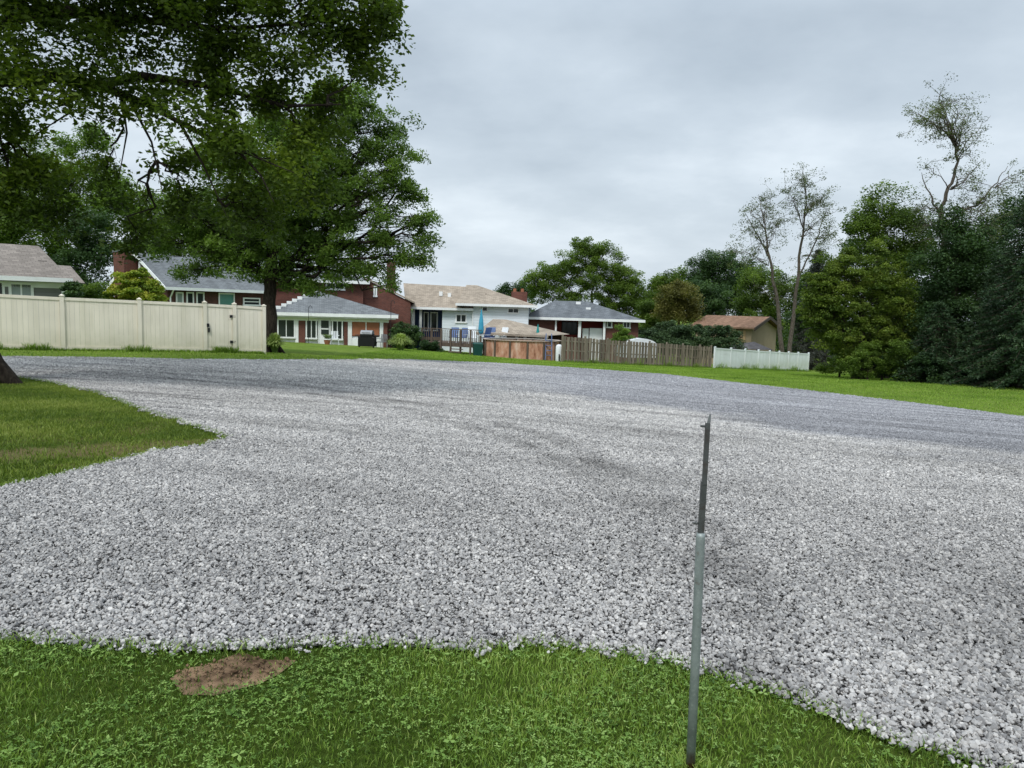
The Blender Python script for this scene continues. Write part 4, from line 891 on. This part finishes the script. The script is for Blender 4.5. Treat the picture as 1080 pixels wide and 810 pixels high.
for a, c, v0 in ((614.5, 621, 346.5), (622, 635.5, 346)):
    MB().box(h.h(a,350)[0], h.h(c,350)[0], .3, .4, -.4, h.z(620, v0)).build('porch_screen', m_white, h.r)
# 6 brown roofed house
h = Fr('tan_house', 'tan house with brown gable roof and dark window beyond the white fence', 735, 82, 794, 78)
L = h.L; ze = h.z(778, 346); 
xe, zr = h.h(805, 335.5, 3.6); 
wallgable(MB(), 0, L, 0, 7.2, -1, ze-.05, zr-.15).build('wall', m_tanwall, h.r)
gable_x(MB(), 0, L, -.6, 7.8, ze-.05, zr, t=.16, ov=.5).build('roof', m_roofbrown, h.r)
h.win(777, 347.5, 784, 355.5, fw=.06, frame=m_black)
b = MB()
for (ya, yb) in ((-.65, 3.6), (7.85, 3.6)):
    b.hexa([(L+.51,ya,ze-.25),(L+.58,ya,ze-.25),(L+.58,yb,zr-.1),(L+.51,yb,zr-.1)], [(L+.51,ya,ze+.12),(L+.58,ya,ze+.12),(L+.58,yb,zr+.2),(L+.51,yb,zr+.2)])
b.build('gable_trim', plain('brown_trim', (.06,.04,.03)), h.r)
MB().box(L*.55, L*.9, -.06, -.004, -.5, ze-.2).build('lit_wall_panel', plain('ochre_lit_wall', (.42,.29,.16)), h.r)  # lit stretch of the tan wall, painted as a brighter slab
# pavilion roof beside the pool
p = Fr('patio_pavilion', 'low tan hip roofed patio pavilion in front of the white house wing', 508, 55.5, 578, 53.5, 'pavilion', z=-2.4)
ze = p.z(550, 353); xa, za = p.h(520, 336.5, 2.2); xb, _ = p.h(534, 336.5, 2.2)
hip(MB(), -.3, p.L+.2, -.3, 4.6, ze+.02, xa, xb, 2.2, za).build('roof', m_rooftan, p.r)
MB().box(-.3, p.L+.2, -.36, -.29, ze-.12, ze+.04).build('fascia', m_rooftan, p.r)
for u in (530, 545.5, 554, 576): x_ = p.h(u, 358)[0]; MB().box(x_-.09, x_+.09, -.15, .03, 0, ze-.02).build('post', m_white, p.r)
MB().box(.2, p.L, 3.9, 4.0, 0, ze-.02).build('back_wall', m_brick2, p.r)
# gazebo behind the vinyl fence
p = Fr('gazebo', 'dark canopied gazebo peeking over the white vinyl fence', 772, 70, 818, 70, 'gazebo')
ze = p.z(795, 368.5); xa, za = p.h(795, 361.5, 2.2); hip(MB(), 0, p.L, 0, 4.4, ze, xa, xa+.03, 2.2, za+.1).build('canopy', m_roofdark, p.r)
for x_ in (.15, p.L-.15):
    for y_ in (.15, 4.2): MB().box(x_-.06, x_+.06, y_-.06, y_+.06, 0, ze-.005).build('post', m_black, p.r)
# white domed cover (boat / shed top)
p = Fr('covered_trailer', 'white domed cover showing above the wooden fence', 660, 54, 696, 54.5, 'trailer cover')
b = MB(); K = 10
zt = p.z(677, 357)
for k in range(K):
    a0 = math.pi*k/K; a1 = math.pi*(k+1)/K; L2 = p.L/2
    b.hexa([(L2-L2*math.cos(a0),0,.6),(L2-L2*math.cos(a1),0,.6),(L2-L2*math.cos(a1),2.2,.6),(L2-L2*math.cos(a0),2.2,.6)],
           [(L2-L2*math.cos(a0),0,zt-.75+.75*math.sin(a0)**.8),(L2-L2*math.cos(a1),0,zt-.75+.75*max(math.sin(a1),0)**.8),(L2-L2*math.cos(a1),2.2,zt-.75+.75*max(math.sin(a1),0)**.8),(L2-L2*math.cos(a0),2.2,zt-.75+.75*math.sin(a0)**.8)])
b.build('cover', m_whiteplastic, p.r)
for x_ in (.6, p.L-.6): MB().tube([(x_,-.02,.3),(x_,.25,.3)], .3, 14).build('wheel', m_black, p.r)
# ------------------------------------------------------------------ fences
def fence_line(name, label, group, pixels, Ya, Yb, ua, ub, hgt, mat, board=.15, gap=0., postw=.13, cap=True, gate=None, railm=None, thick=.05, shadow=False, zadj=0.):
    """posts at given pixel columns along the straight line (ua,Ya)-(ub,Yb)"""
    A_ = at(ua, 370, Ya)[:2]; B_ = at(ub, 370, Yb)[:2]; A_[1] = Ya; B_[1] = Yb; d = B_-A_; ang = math.atan2(d[1], d[0]); e = d/np.linalg.norm(d)
    def onl(u):
        r = ray(u, 372)[:2]; M_ = np.array([[r[0], -d[0]], [r[1], -d[1]]]); s = np.linalg.solve(M_, A_); return A_+d*s[1]
    P = [onl(u) for u in pixels]
    root = empty(name, (P[0][0], P[0][1], g(*P[0])), 0, label, 'fence', group); O = np.array([P[0][0], P[0][1], g(*P[0])])
    for i, p in enumerate(P):
        z = g(*p)-O[2]; c = (p[0]-O[0], p[1]-O[1]); b = MB(); b.cbox((c[0], c[1], z+(hgt+.05)/2-.1), postw, postw, hgt+.25, ang)
        po = b.build('post', mat if railm is None else railm, root)
        if cap:
            b = MB(); b.cbox((c[0], c[1], z+hgt+.05), postw+.03, postw+.03, .03, ang)
            n = len(b.v); hw = postw/2+.005; R = Matrix.Rotation(ang, 3, 'Z')
            tp = [tuple(R@Vector((sx*hw, sy*hw, z+hgt+.066))+Vector((c[0], c[1], 0))) for sx, sy in ((-1,-1),(1,-1),(1,1),(-1,1))]
            b.v += tp+[(c[0], c[1], z+hgt+.11)]; b.f += [(n,n+1,n+4),(n+1,n+2,n+4),(n+2,n+3,n+4),(n+3,n,n+4)]
            b.build('post_cap', mat, po)
    for i in range(len(P)-1):
        a, c = P[i]-O[:2], P[i+1]-O[:2]; L = np.linalg.norm(c-a); z0, z1 = g(*P[i])-O[2], g(*P[i+1])-O[2]
        s0, s1 = postw/2+.002, L-postw/2-.002; b = MB(); k = max(1, int(round((s1-s0)/(board+gap)))); w = (s1-s0)/k
        perp = np.array([-e[1], e[0]])
        for j in range(k):
            q0 = s0+j*w+gap/2; q1 = s0+(j+1)*w-gap/2-.004; m_ = (q0+q1)/2; f = m_/L; zz = z0+(z1-z0)*f; off = (thick*.8 if (j % 2 and shadow) else -thick*.4) if shadow else 0
            hh = hgt-.12-(RNG.uniform(0, .06) if shadow else 0); cc = a+e*m_+perp*off
            b.cbox((cc[0], cc[1], zz+.07+hh/2), q1-q0, thick*.45, hh, ang)
        isgate = gate is not None and i == gate
        pn = b.build('gate_leaf' if isgate else 'picket_panel' if shadow else 'panel', mat, root)
        for (zz, hh, tt) in (((hgt-.05), .10, thick*1.5), (.1, .12, thick*1.5)) if not shadow else ((hgt*.8, .08, thick*.7), (hgt*.45, .08, thick*.7), (.2, .08, thick*.7)):
            pa = a+e*s0; pb = a+e*s1; mid = (pa+pb)/2; zc = (z0+z1)/2+zz
            sl = (z1-z0)
            R_ = perp*tt/2
            b = MB(); b.hexa([(*(pa-R_), z0+zz-hh/2), (*(pb-R_), z1+zz-hh/2), (*(pb+R_), z1+zz-hh/2), (*(pa+R_), z0+zz-hh/2)], [(*(pa-R_), z0+zz+hh/2), (*(pb-R_), z1+zz+hh/2), (*(pb+R_), z1+zz+hh/2), (*(pa+R_), z0+zz+hh/2)])
            b.build('rail', mat if railm is None else railm, root)
        if isgate:
            for zz in (hgt-.42, .42):
                cc = c-e*.10-perp*.05; bb = MB(); bb.cbox((cc[0]+e[0]*.03, cc[1]+e[1]*.03, z1+zz), .20, .03, .10, ang); bb.build('hinge', m_black, pn)
            cc = a+e*.10-perp*.05; bb = MB(); bb.cbox((cc[0], cc[1], z0+hgt*.56), .09, .05, .13, ang); bb.cbox((cc[0]+e[0]*.03, cc[1]+e[1]*.03, z0+hgt*.46), .06, .06, .16, ang); bb.build('latch', m_black, pn)
    return P
PF = fence_line('ivory_fence', 'tall ivory vinyl privacy fence with a gate at left', None, [-95,-12,67,148,216.5,247.5,278.5], 25, 28.5, 67, 279, 1.80, m_vinyl, gate=4)
PW = fence_line('wooden_fence', 'weathered wooden picket fence beside the pool', None, [593,616.7,640.5,663,684.7,703,720,738,750], 47.6, 57, 593, 750, 1.74, m_fencewood, board=.14, gap=.014, postw=.1, cap=False, shadow=True)
PV = fence_line('white_vinyl_fence', 'white vinyl privacy fence beyond the lawn at right', None, [754,771,786,800,812,822,832,842,853], 57.5, 67, 753, 853, 1.62, m_vinylw, postw=.13)
# hedge behind fence
hb = gpt(730, 63)
tree('evergreen_hedge', 'long dark evergreen hedge behind the wooden fence', hb, [(0,0,0,.08),(0,0,1,.07),(0,0,1.8,.05)], [LB(u, 352+.5*abs(u-720)/20+(4 if u > 770 else 0), r, 63) for u, r in ((682,11),(695,12),(708,13),(722,13),(736,13),(750,13),(763,12),(775,9))]+[LB(u, 366, 12, 62) for u in range(682, 785, 13)],
     lf_con, m_barkm, L=.17, rc=.5, dens=1.0, nper=90, tone0=.75, cat='hedge', twigs=False, crown='foliage')
bush('leafy_shrub', 'light green shrub in front of the slate roofed ranch', 655, 55, [(655,351,7),(660,355,8),(651,357,8),(665,357,6)], lf_loc, SH, L=.13, rc=.35)
bush('round_hedge', 'clipped dark hedge beside the brick house', 425, 51.5, [(418,350,12),(428,351,12),(437,354,8),(422,360,12),(434,362,9)], lf_dark, SH, L=.1, rc=.3, tone0=.5)
def grass_clump(name, label, u, Y, hgt, wid, n, group):
    b = gpt(u, Y); root = None; th = RNG.uniform(0, 6.28, n); r = RNG.uniform(0, .25, n)*wid; sp = RNG.uniform(.15, 1., n)*wid*.5; hh = hgt*RNG.uniform(.75, 1.05, n)*np.sqrt(1-.5*(sp/(wid*.5))**2)
    w = .03; K = 6; V = np.zeros((n, K, 2, 3)); c, s = np.cos(th), np.sin(th)
    for k in range(K):
        t = k/(K-1); rr = r*.4+sp*t**1.5; z = hh*(1-(1-t)**1.7)-(sp/(wid*.5))*hgt*.25*t**3; ww = w*(1-t*.85)
        V[:,k,0] = np.stack([c*rr-s*ww, s*rr+c*ww, z], 1); V[:,k,1] = np.stack([c*rr+s*ww, s*rr-c*ww, z], 1)
    i = np.arange(n)[:,None]*2*K+2*np.arange(K-1)[None]; q = np.stack([i, i+1, i+3, i+2], -1).reshape(-1, 4)
    t = np.repeat(np.clip(RNG.normal(.5, .2, n), 0, 1), 2*K).reshape(n, K, 2)+np.linspace(-.3, .25, K)[None,:,None]
    o = fast_mesh(name, V.reshape(-1, 3), q, lf_gra, attr=t.ravel()); o.location = tuple(b); return tag(o, label, 'ornamental grass', group)
grass_clump('ornamental_grass', 'arching ornamental grass clump at the end post of the ivory fence', 290, 30.5, .85, .95, 900, 'ornamental grasses')
grass_clump('ornamental_grass', 'rounded pale ornamental grass clump in front of the dark hedge', 422, 47.5, 1.15, 1.75, 1800, 'ornamental grasses')
# weeds
def weeds():
    X, Y, Hh, W_ = [], [], [], []
    def along(P, n, spread, h0, h1, off=0.):
        for i in range(len(P)-1):
            t = RNG.uniform(size=n)[:,None]; q = P[i]+(P[i+1]-P[i])*t; X.append(q[:,0]+RNG.normal(0, spread, n)); Y.append(q[:,1]-abs(RNG.normal(0, spread, n))-.06+off); cl = (np.sin(q[:,0]*5.1)+np.sin(q[:,0]*2.3+1)) > .6
            Hh.append(RNG.uniform(h0, h1, n)*np.where(cl, 1.9, .8)); W_.append(RNG.uniform(.01, .025, n))
    along(PF, 700, .07, .05, .16); along(PW, 260, .12, .08, .26); along(PV, 320, .2, .1, .34)
    x = np.concatenate(X); y = np.concatenate(Y)
    o = blades('fence_weeds', x, y, np.concatenate(Hh), np.concatenate(W_), np.clip(RNG.normal(.35, .2, len(x)), 0, 1), m_bladef, .6); tag(o, 'unmown weeds and grass along the fence bottoms', 'weeds', kind='stuff')
weeds()
# ------------------------------------------------------------------ leaning pipe post
pb = hit(727.6, 818); base = pb
def pp(u, v, Y=None): return at(u, v, pb[1] if Y is None else Y)
j1 = pp(739, 562); top = pp(746.5, 446)
root = empty('sign_post', tuple(base), 0, 'leaning galvanized pipe post without a sign in the front lawn', 'post')
def galv():
    t = NT('galvanized_pipe'); p = t.obj(); s = t.sep(p); n = t.noise(p, 9, 5, .65); n2 = t.noise(p, 60, 4, .7)
    c = t.ramp(n, [(.3, (.16, .185, .18)), (.7, (.31, .35, .34))]); c = t.mix(t.mapr(n2, .55, .75), c, (.38, .42, .40))
    rust = t.math('MAXIMUM', t.mapr(t.math('ADD', s[2], t.mapr(n, .3, .7, -.03, .05)), .10, .04), t.math('MULTIPLY', t.mapr(t.noise(p, 22, 4, .7), .62, .72), .6))
    c = t.mix(rust, c, (.09, .035, .015)); return t.bsdf(c, .5, t.bump(n2, .2, .002), .35, .4)
m_galv = galv()
r = base
d1 = (j1-base)
MB().tube([tuple(-d1*.12), tuple(d1*.5+np.array([.0015,0,0])), tuple(d1*.985), tuple(d1)], [.0162, .0160, .0157, .0135], 20).build('lower_pipe', m_galv, root, smooth=True)
n_ = 500; a_ = RNG.uniform(0, 6.28, n_); q_ = np.abs(RNG.normal(.03, .035, n_))+.012
o = blades('post_tuft', base[0]+np.cos(a_)*q_, base[1]+np.sin(a_)*q_, RNG.uniform(.02, .06, n_), RNG.uniform(.003, .006, n_), np.clip(RNG.normal(.5, .2, n_), 0, 1), m_blade, .7); tag(o, 'longer untrimmed grass round the foot of the pipe post', 'grass', kind='stuff')
# upper slotted channel : U shaped section
m_chan = plain('dull_dark_steel', (.11, .115, .115), .5, .35, 14, .5, .4, dirt=(.06, .03, .018))
d2 = top-base; ax = (d2-d1)/np.linalg.norm(d2-d1); side = np.array([1., 0, 0]); side -= ax*side@ax; side /= np.linalg.norm(side); bk = np.cross(ax, side)
def channel(p0, p1, w, dp, th, sw=0.):
    b = MB(); prof = [(-w,-dp),(w,-dp),(w,dp),(w-th,dp),(w-th,-dp+th),(-w+th,-dp+th),(-w+th,dp),(-w,dp)]
    ring = lambda P: [tuple(P+side*x+bk*y) for x, y in prof]
    a, c = ring(p0), ring(p1); n = 8; b.v += a+c
    for i in range(n): j = (i+1) % n; b.f.append((i, j, n+j, n+i))
    b.f += [(0,1,4,5),(1,2,3,4),(0,5,6,7)]; b.f += [(n+5,n+4,n+1,n+0),(n+4,n+3,n+2,n+1),(n+7,n+6,n+5,n+0)]
    return b
mid = d1+(d2-d1)*.47
channel(d1-ax*.10, mid, .0098, .007, .0022).build('channel', m_chan, root)
channel(mid-ax*.01+side*.0008-bk*.003, d2, .0078, .006, .002).build('upper_channel', m_chan, root)
MB().tube([tuple(d1-side*.03+ax*.035), tuple(d1+side*.004+ax*.035)], .0032, 8).tube([tuple(d1-side*.021+ax*.035), tuple(d1-side*.014+ax*.035)], .0062, 6).build('bolt', m_chan, root)
MB().cbox(tuple(d2-ax*.012-side*.013), .022, .008, .007, 0).build('bracket', m_chan, root)
MB().hexa([tuple(d2+side*q+bk*r_) for q, r_ in ((-.004,-.004),(.0085,-.004),(.0085,-.001),(-.004,-.001))], [tuple(d2+ax*.030+side*q+bk*r_) for q, r_ in ((.003,-.004),(.009,-.004),(.009,-.001),(.003,-.001))]).build('bent_tip', m_steel, root)
# ------------------------------------------------------------------ pool, deck and yard things
pc = at(550, 378, 50.6); pz = g(pc[0], 49.5)
pool = empty('swimming_pool', (pc[0], 51.4, pz), 0, 'round above ground pool with orange brown panelled wall', 'pool')
R_ = 2.62; Np = 14; ph = .14; HP = 1.22
b = MB(); 
for k in range(Np):
    a0, a1 = 2*math.pi*(k+.5)/Np+ph, 2*math.pi*(k+1.5)/Np+ph
    pa = (R_*math.cos(a0), R_*math.sin(a0)*.75); pb2 = (R_*math.cos(a1), R_*math.sin(a1)*.75)
    MB().poly([(pa[0],pa[1],-.1),(pb2[0],pb2[1],-.1),(pb2[0],pb2[1],HP),(pa[0],pa[1],HP)]).build('wall_panel', m_pool, pool)
    MB().tube([(pa[0]*1.015,pa[1]*1.015,-.1),(pa[0]*1.015,pa[1]*1.015,HP+.04)], .07, 6).build('upright', m_deckwood, pool)
    MB().hexa([(pa[0]*.97,pa[1]*.97,HP),(pb2[0]*.97,pb2[1]*.97,HP),(pb2[0]*1.05,pb2[1]*1.05,HP),(pa[0]*1.05,pa[1]*1.05,HP)],[(pa[0]*.97,pa[1]*.97,HP+.05),(pb2[0]*.97,pb2[1]*.97,HP+.05),(pb2[0]*1.05,pb2[1]*1.05,HP+.05),(pa[0]*1.05,pa[1]*1.05,HP+.05)]).build('top_rail', plain('pool_rail', (.45,.36,.30)) if k == 0 else bpy.data.materials['pool_rail'], pool)
MB().lathe([(0.,HP-.15),(R_*.96,HP-.15)], (0,0,0), 28, 1, .75).build('water', plain('pool_water', (.02,.22,.3), .05, .1, 2, 0, .5), pool)
# deck
dk = Fr('wooden_deck', 'weathered wooden pool deck with railing and steps', 446, 52.5, 508, 51, 'deck'); dl = dk.L
zd = dk.z(480, 362); zrl = zd+.95
MB().box(0, dl, 0, 3.2, zd-.08, zd).build('platform', m_deckwood, dk.r); MB().box(-.02, dl+.02, -.04, -.003, zd-.25, zd+.02).build('rim_board', m_deckwood, dk.r)
n = 7
for k in range(n): x_ = dl*k/(n-1); MB().box(x_-.06, x_+.06, -.14, -.045, -.3, zrl if k < 6 else zd+.6).build('post', m_deckwood, dk.r)
b = MB(); k = 0.
while k < dl: b.box(k, k+.035, -.085, -.05, zd+.08, zrl-.06); k += .16
b.build('baluster_panel', m_deckwood, dk.r)
MB().box(-.05, dl+.05, -.13, .0, zrl, zrl+.05).build('handrail', m_deckwood, dk.r)
b = MB(); xs0 = dk.h(479, 370)[0]; xs1 = dk.h(491, 370)[0]
for k in range(4): zz = zd-(k+1)*zd/4.5; b.box(xs0, xs1, -.15-.28*(k+1), -.15-.28*k+.02, zz-.05, zz)
b.box(xs0-.06, xs0-.004, -1.3, -.15, -.2, .12); b.build('steps', m_deckwood, dk.r)
def dloc(u, y): x_ = dk.h(u, 361, y)[0]; p_ = dk.o+dk.ex*x_+dk.ey*y; return (p_[0], p_[1], dk.o[2]+zd)
def lounger(label, u, y, mat, back=.9, rz=.3):
    r_ = empty('deck_chair', dloc(u, y), dk.th+rz, label, 'deck chair', 'deck chairs around the pool deck')
    MB().cbox((0,0,.38), .56, .5, .04).build('seat', mat, r_); MB().cbox((0,.32,.38+back*.4), .56, .04, back*.85, 0, -.3).build('backrest', mat, r_)
    for sx in (-1, 1):
        for sy in (-1, 1): MB().tube([(sx*.27,sy*.24,0),(sx*.27,sy*.2,.38)], .018, 6).build('leg', m_whiteplastic, r_)
        MB().cbox((sx*.29,.02,.6), .05, .5, .03).build('armrest', m_whiteplastic, r_)
    return r_
lounger('white backed deck chair under the blue parasol', 498, .7, m_whiteplastic, 1.0, .5)
lounger('blue grey deck chair at the middle of the railing', 487, .6, m_bluegrey, .85, -.2)
lounger('blue grey deck chair near the green shrub end of the railing', 478, .7, m_bluegrey, .85, .1)
lounger('navy deck chair right of the blue parasol', 511, 1.9, m_navy, .9, -.4)
def poolchair(label, u, v, Y, mat, rz):
    p_ = at(u, v, Y); r_ = lounger(label, 500, 1, mat, 1.0, rz); r_.location = (p_[0], p_[1], p_[2]); return r_
# rear deck for the chairs behind the pool
rd = Fr('pool_platform', 'raised platform behind the pool carrying chairs', 505, 55, 545, 54, 'platform', z=-2.3)
zq = rd.z(525, 362.5); MB().box(0, rd.L, 0, .35, zq-.08, zq).build('boards', m_deckwood, rd.r)
b = MB()
for x_ in (.1, rd.L/2, rd.L-.1): b.box(x_-.06, x_+.06, .05, .17, 0, zq-.085)
b.build('support', m_deckwood, rd.r)
poolchair('blue and white deck chair behind the pool, left of the white one', 517, 362.3, 54.7, m_bluegrey, .1)
poolchair('white reclining deck chair behind the pool', 529, 362.3, 54.5, m_whiteplastic, -.3)
def parasol(label, loc, mat, hgt):
    r_ = empty('folded_parasol', loc, 0, label, 'parasol')
    MB().tube([(0,0,0),(0,0,hgt)], .025, 8).build('pole', m_steel, r_)
    MB().lathe([(.03,hgt*.28),(.17,hgt*.3),(.20,hgt*.42),(.14,hgt*.7),(.06,hgt*.93),(.02,hgt*1.02)], (0,0,0), 10).build('canopy', mat, r_, smooth=True)
    MB().lathe([(.02,.12),(.24,.08),(.26,0)], (0,0,0), 14).build('base', m_grillblack, r_)
parasol('folded light blue parasol standing on the deck', dloc(507, 1.2), m_blue, 2.35)
tp = at(567.5, 364, 52.5); parasol('folded teal parasol beside the pool', (tp[0], 54.0, g(tp[0], 54)), m_teal, 2.5)
# pool ladder
lp = at(578, 362, 51.0); r_ = empty('pool_ladder', (lp[0], 49.75+.35, pz), 0, 'blue A frame ladder over the pool edge', 'ladder')
for sx in (-.22, .22):
    MB().tube([(sx,-.5,0),(sx*.85,0,1.75),(sx,.45,.9)], .03, 6).build('side_rail', m_bluegrey, r_)
b = MB()
for k in range(4): f = (k+1)/5.5; b.box(-.22, .22, -.5+.5*f-.05, -.5+.5*f+.05, 1.75*f-.015, 1.75*f+.015)
b.build('steps', m_bluegrey, r_)
fp = at(590, 362, 48.3); r_ = empty('pump_housing', (fp[0], 48.4, g(fp[0], 48.4)), 0, 'white pool filter tank beside the end of the wooden fence', 'pool filter')
MB().lathe([(0,0),(.2,0),(.22,.1),(.22,1.0),(.15,1.12),(0,1.15)], (0,0,0), 14).build('tank', m_whiteplastic, r_, smooth=True); MB().tube([(0,-.2,.5),(0,-.35,.5),(0,-.35,.1)], .04, 6).build('pipe', m_black, r_)
# green bin
bp = gpt(503, 49.6); r_ = empty('storage_bin', tuple(bp), .2, 'dark green wheeled bin under the deck rail', 'bin')
MB().hexa([(-.26,-.28,0),(.26,-.28,0),(.26,.28,0),(-.26,.28,0)], [(-.3,-.34,.8),(.3,-.34,.8),(.3,.34,.8),(-.3,.34,.8)]).build('body', m_bin, r_)
MB().hexa([(-.32,-.36,.8),(.32,-.36,.8),(.32,.36,.8),(-.32,.36,.8)], [(-.28,-.3,.87),(.28,-.3,.87),(.28,.34,.9),(-.28,.34,.9)]).build('lid', m_bin, r_)
bush('deck_shrub', 'dark shrub at the left end of the deck', 454, 51, [(452,365,8),(459,367,8),(448,370,7),(463,371,7),(456,372,8)], lf_dark, SH, L=.1, rc=.28, tone0=.35)
# barbecue grill
gp = gpt(387, 48.6); r_ = empty('barbecue_grill', tuple(gp), -.1, 'black barbecue grill with silver lid in front of the sunroom', 'grill')
MB().box(-.55,.55,-.28,.28,.08,.72).build('cabinet', m_grillblack, r_, bevel=.02)
MB().box(-.40,.40,-.30,.30,.725,.88).build('firebox', m_grillblack, r_)
b = MB(); K = 7
for k in range(K):
    a0, a1 = math.pi*k/K, math.pi*(k+1)/K
    b.poly([(-.39,-.3*math.cos(a0),.885+.25*math.sin(a0)),(.39,-.3*math.cos(a0),.885+.25*math.sin(a0)),(.39,-.3*math.cos(a1),.885+.25*math.sin(a1)),(-.39,-.3*math.cos(a1),.885+.25*math.sin(a1))])
for x_ in (-.39, .39): b.poly([(x_,-.3*math.cos(math.pi*k/K),.885+.25*math.sin(math.pi*k/K)) for k in range(K+1)])
lid = b.build('lid', m_steel, r_); MB().tube([(-.25,-.3,1.0),(-.25,-.36,1.0),(.25,-.36,1.0),(.25,-.3,1.0)], .015, 6).build('handle', m_grillblack, lid)
for sx in (-1, 1): MB().cbox((sx*.60,0,.80), .36, .45, .04).build('side_shelf', m_grillblack, r_); MB().tube([(sx*.45,-.2,.07),(sx*.51,-.2,.07)], .075, 12).build('wheel', m_black, r_)
def yard_chair(label, u, Y, mat, rz):
    r_ = empty('garden_chair', tuple(gpt(u, Y)), rz, label, 'garden chair', 'garden chairs by the sunroom')
    MB().cbox((0,0,.42), .5, .48, .035).build('seat', mat, r_)
    b = MB()
    for k in range(5): b.cbox((-.2+.1*k,.25,.68), .06, .02, .5, 0, -.15)
    b.build('backrest', mat, r_)
    for sx in (-1, 1):
        for sy in (-1, 1): MB().tube([(sx*.25,sy*.24,0),(sx*.23,sy*.2,.42)], .02, 6).build('leg', mat, r_)
        MB().cbox((sx*.26,0,.64), .05, .48, .03).build('armrest', mat, r_)
yard_chair('white slatted garden chair by the sunroom door', 353, 50.8, m_whiteplastic, .3)
yard_chair('grey garden chair right of the barbecue grill', 402, 48.8, m_steel, -.5)
# shepherd hooks
for (u, Y, lab) in ((325.5, 51.5, 'black shepherd hook in front of the sunroom window'), (411.5, 49, 'tall black shepherd hook at the brick corner beside the hedge')):
    p_ = gpt(u, Y); hh = 2.6 if u < 400 else 3.2
    o = MB().tube([(0,0,-.1),(0,0,hh-.2),(.03,0,hh-.05),(.12,0,hh),(.22,0,hh-.06),(.24,0,hh-.2)], .018, 6).build('shepherd_hook', m_black); o.location = tuple(p_); tag(o, lab, 'garden hook')
# flower pots
for (u, Y, lab) in ((345, 50.3, 'low planter of green leaves by the sunroom door'),):
    p_ = gpt(u, Y); r_ = empty('planter', tuple(p_), 0, lab, 'planter'); MB().lathe([(0,0),(.16,0),(.24,.3),(.2,.3)], (0,0,0), 12).build('pot', m_terr, r_)
    th = RNG.normal(size=(14, 3))*.16; th[:,2] = abs(th[:,2])+.38; make_leaves('foliage', th, np.full(14, .14), 30, .09, lf_mid, r_)
# ------------------------------------------------------------------ world and light
w = bpy.data.worlds.new('World'); sc.world = w; w.use_nodes = True; t = w.node_tree; t.nodes.clear()
class WT(NT):
    def __init__(s): s.t = t
wt = WT(); out = wt.n('ShaderNodeOutputWorld')
SUN_EL, SUN_AZ = math.radians(52), math.radians(200)
sky = wt.n('ShaderNodeTexSky', sky_type='NISHITA', sun_disc=False, sun_elevation=SUN_EL, sun_rotation=SUN_AZ, air_density=1.5, dust_density=3.0)
d = wt.n('ShaderNodeTexCoord').outputs['Generated']; s = wt.sep(d)
zc = wt.math('MAXIMUM', s[2], .0); den = wt.math('ADD', zc, .27)
cv = wt.comb(wt.math('DIVIDE', s[0], den), wt.math('MULTIPLY', wt.math('DIVIDE', s[1], den), 1.15), 3.3)
n1 = wt.noise(cv, 1.5, 6, .55); n2 = wt.noise(cv, .5, 3, .5)
f = wt.math('ADD', wt.math('MULTIPLY', n1, .6), wt.math('MULTIPLY', n2, .4))
cl = wt.ramp(f, [(.36, (.405, .475, .55)), (.50, (.515, .59, .665)), (.64, (.70, .775, .845))])
hz = wt.mapr(zc, .0, .22, 1.0, 0.); cl = wt.mix(wt.math('MULTIPLY', hz, .35), cl, (.66, .74, .81))
up = wt.mapr(zc, .34, .75, 1.0, 1.95); cl = wt.mix(1., cl, wt.comb(up, up, up), 'MULTIPLY')
b1_ = wt.n('ShaderNodeBackground', {'Color': cl, 'Strength': 1.3}); b2_ = wt.n('ShaderNodeBackground', {'Color': sky.outputs[0], 'Strength': .08})
mx = wt.n('ShaderNodeMixShader', {'Fac': .12}); t.links.new(b1_.outputs[0], mx.inputs[1]); t.links.new(b2_.outputs[0], mx.inputs[2]); t.links.new(mx.outputs[0], out.inputs['Surface'])
ld = bpy.data.lights.new('sun', 'SUN'); ld.energy = 2.1; ld.angle = math.radians(14); ld.color = (1., .97, .92)
lo = bpy.data.objects.new('sun', ld); C.objects.link(lo)
sd = Vector((math.sin(SUN_AZ)*math.cos(SUN_EL), math.cos(SUN_AZ)*math.cos(SUN_EL), math.sin(SUN_EL)))
lo.rotation_euler = sd.to_track_quat('Z', 'Y').to_euler(); lo.location = (0, -10, 30)
sc.view_settings.view_transform = 'Standard'; sc.view_settings.look = 'None'; sc.view_settings.exposure = 0; sc.view_settings.gamma = 1
sc.cycles.use_denoising = True
try:
    sc.cycles.denoiser = 'OPENIMAGEDENOISE'; sc.cycles.denoising_input_passes = 'RGB_ALBEDO_NORMAL'; sc.cycles.denoising_prefilter = 'ACCURATE'
except Exception: pass
sc.cycles.max_bounces = 6; sc.cycles.diffuse_bounces = 3; sc.cycles.glossy_bounces = 2; sc.cycles.transmission_bounces = 3; sc.cycles.transparent_max_bounces = 4
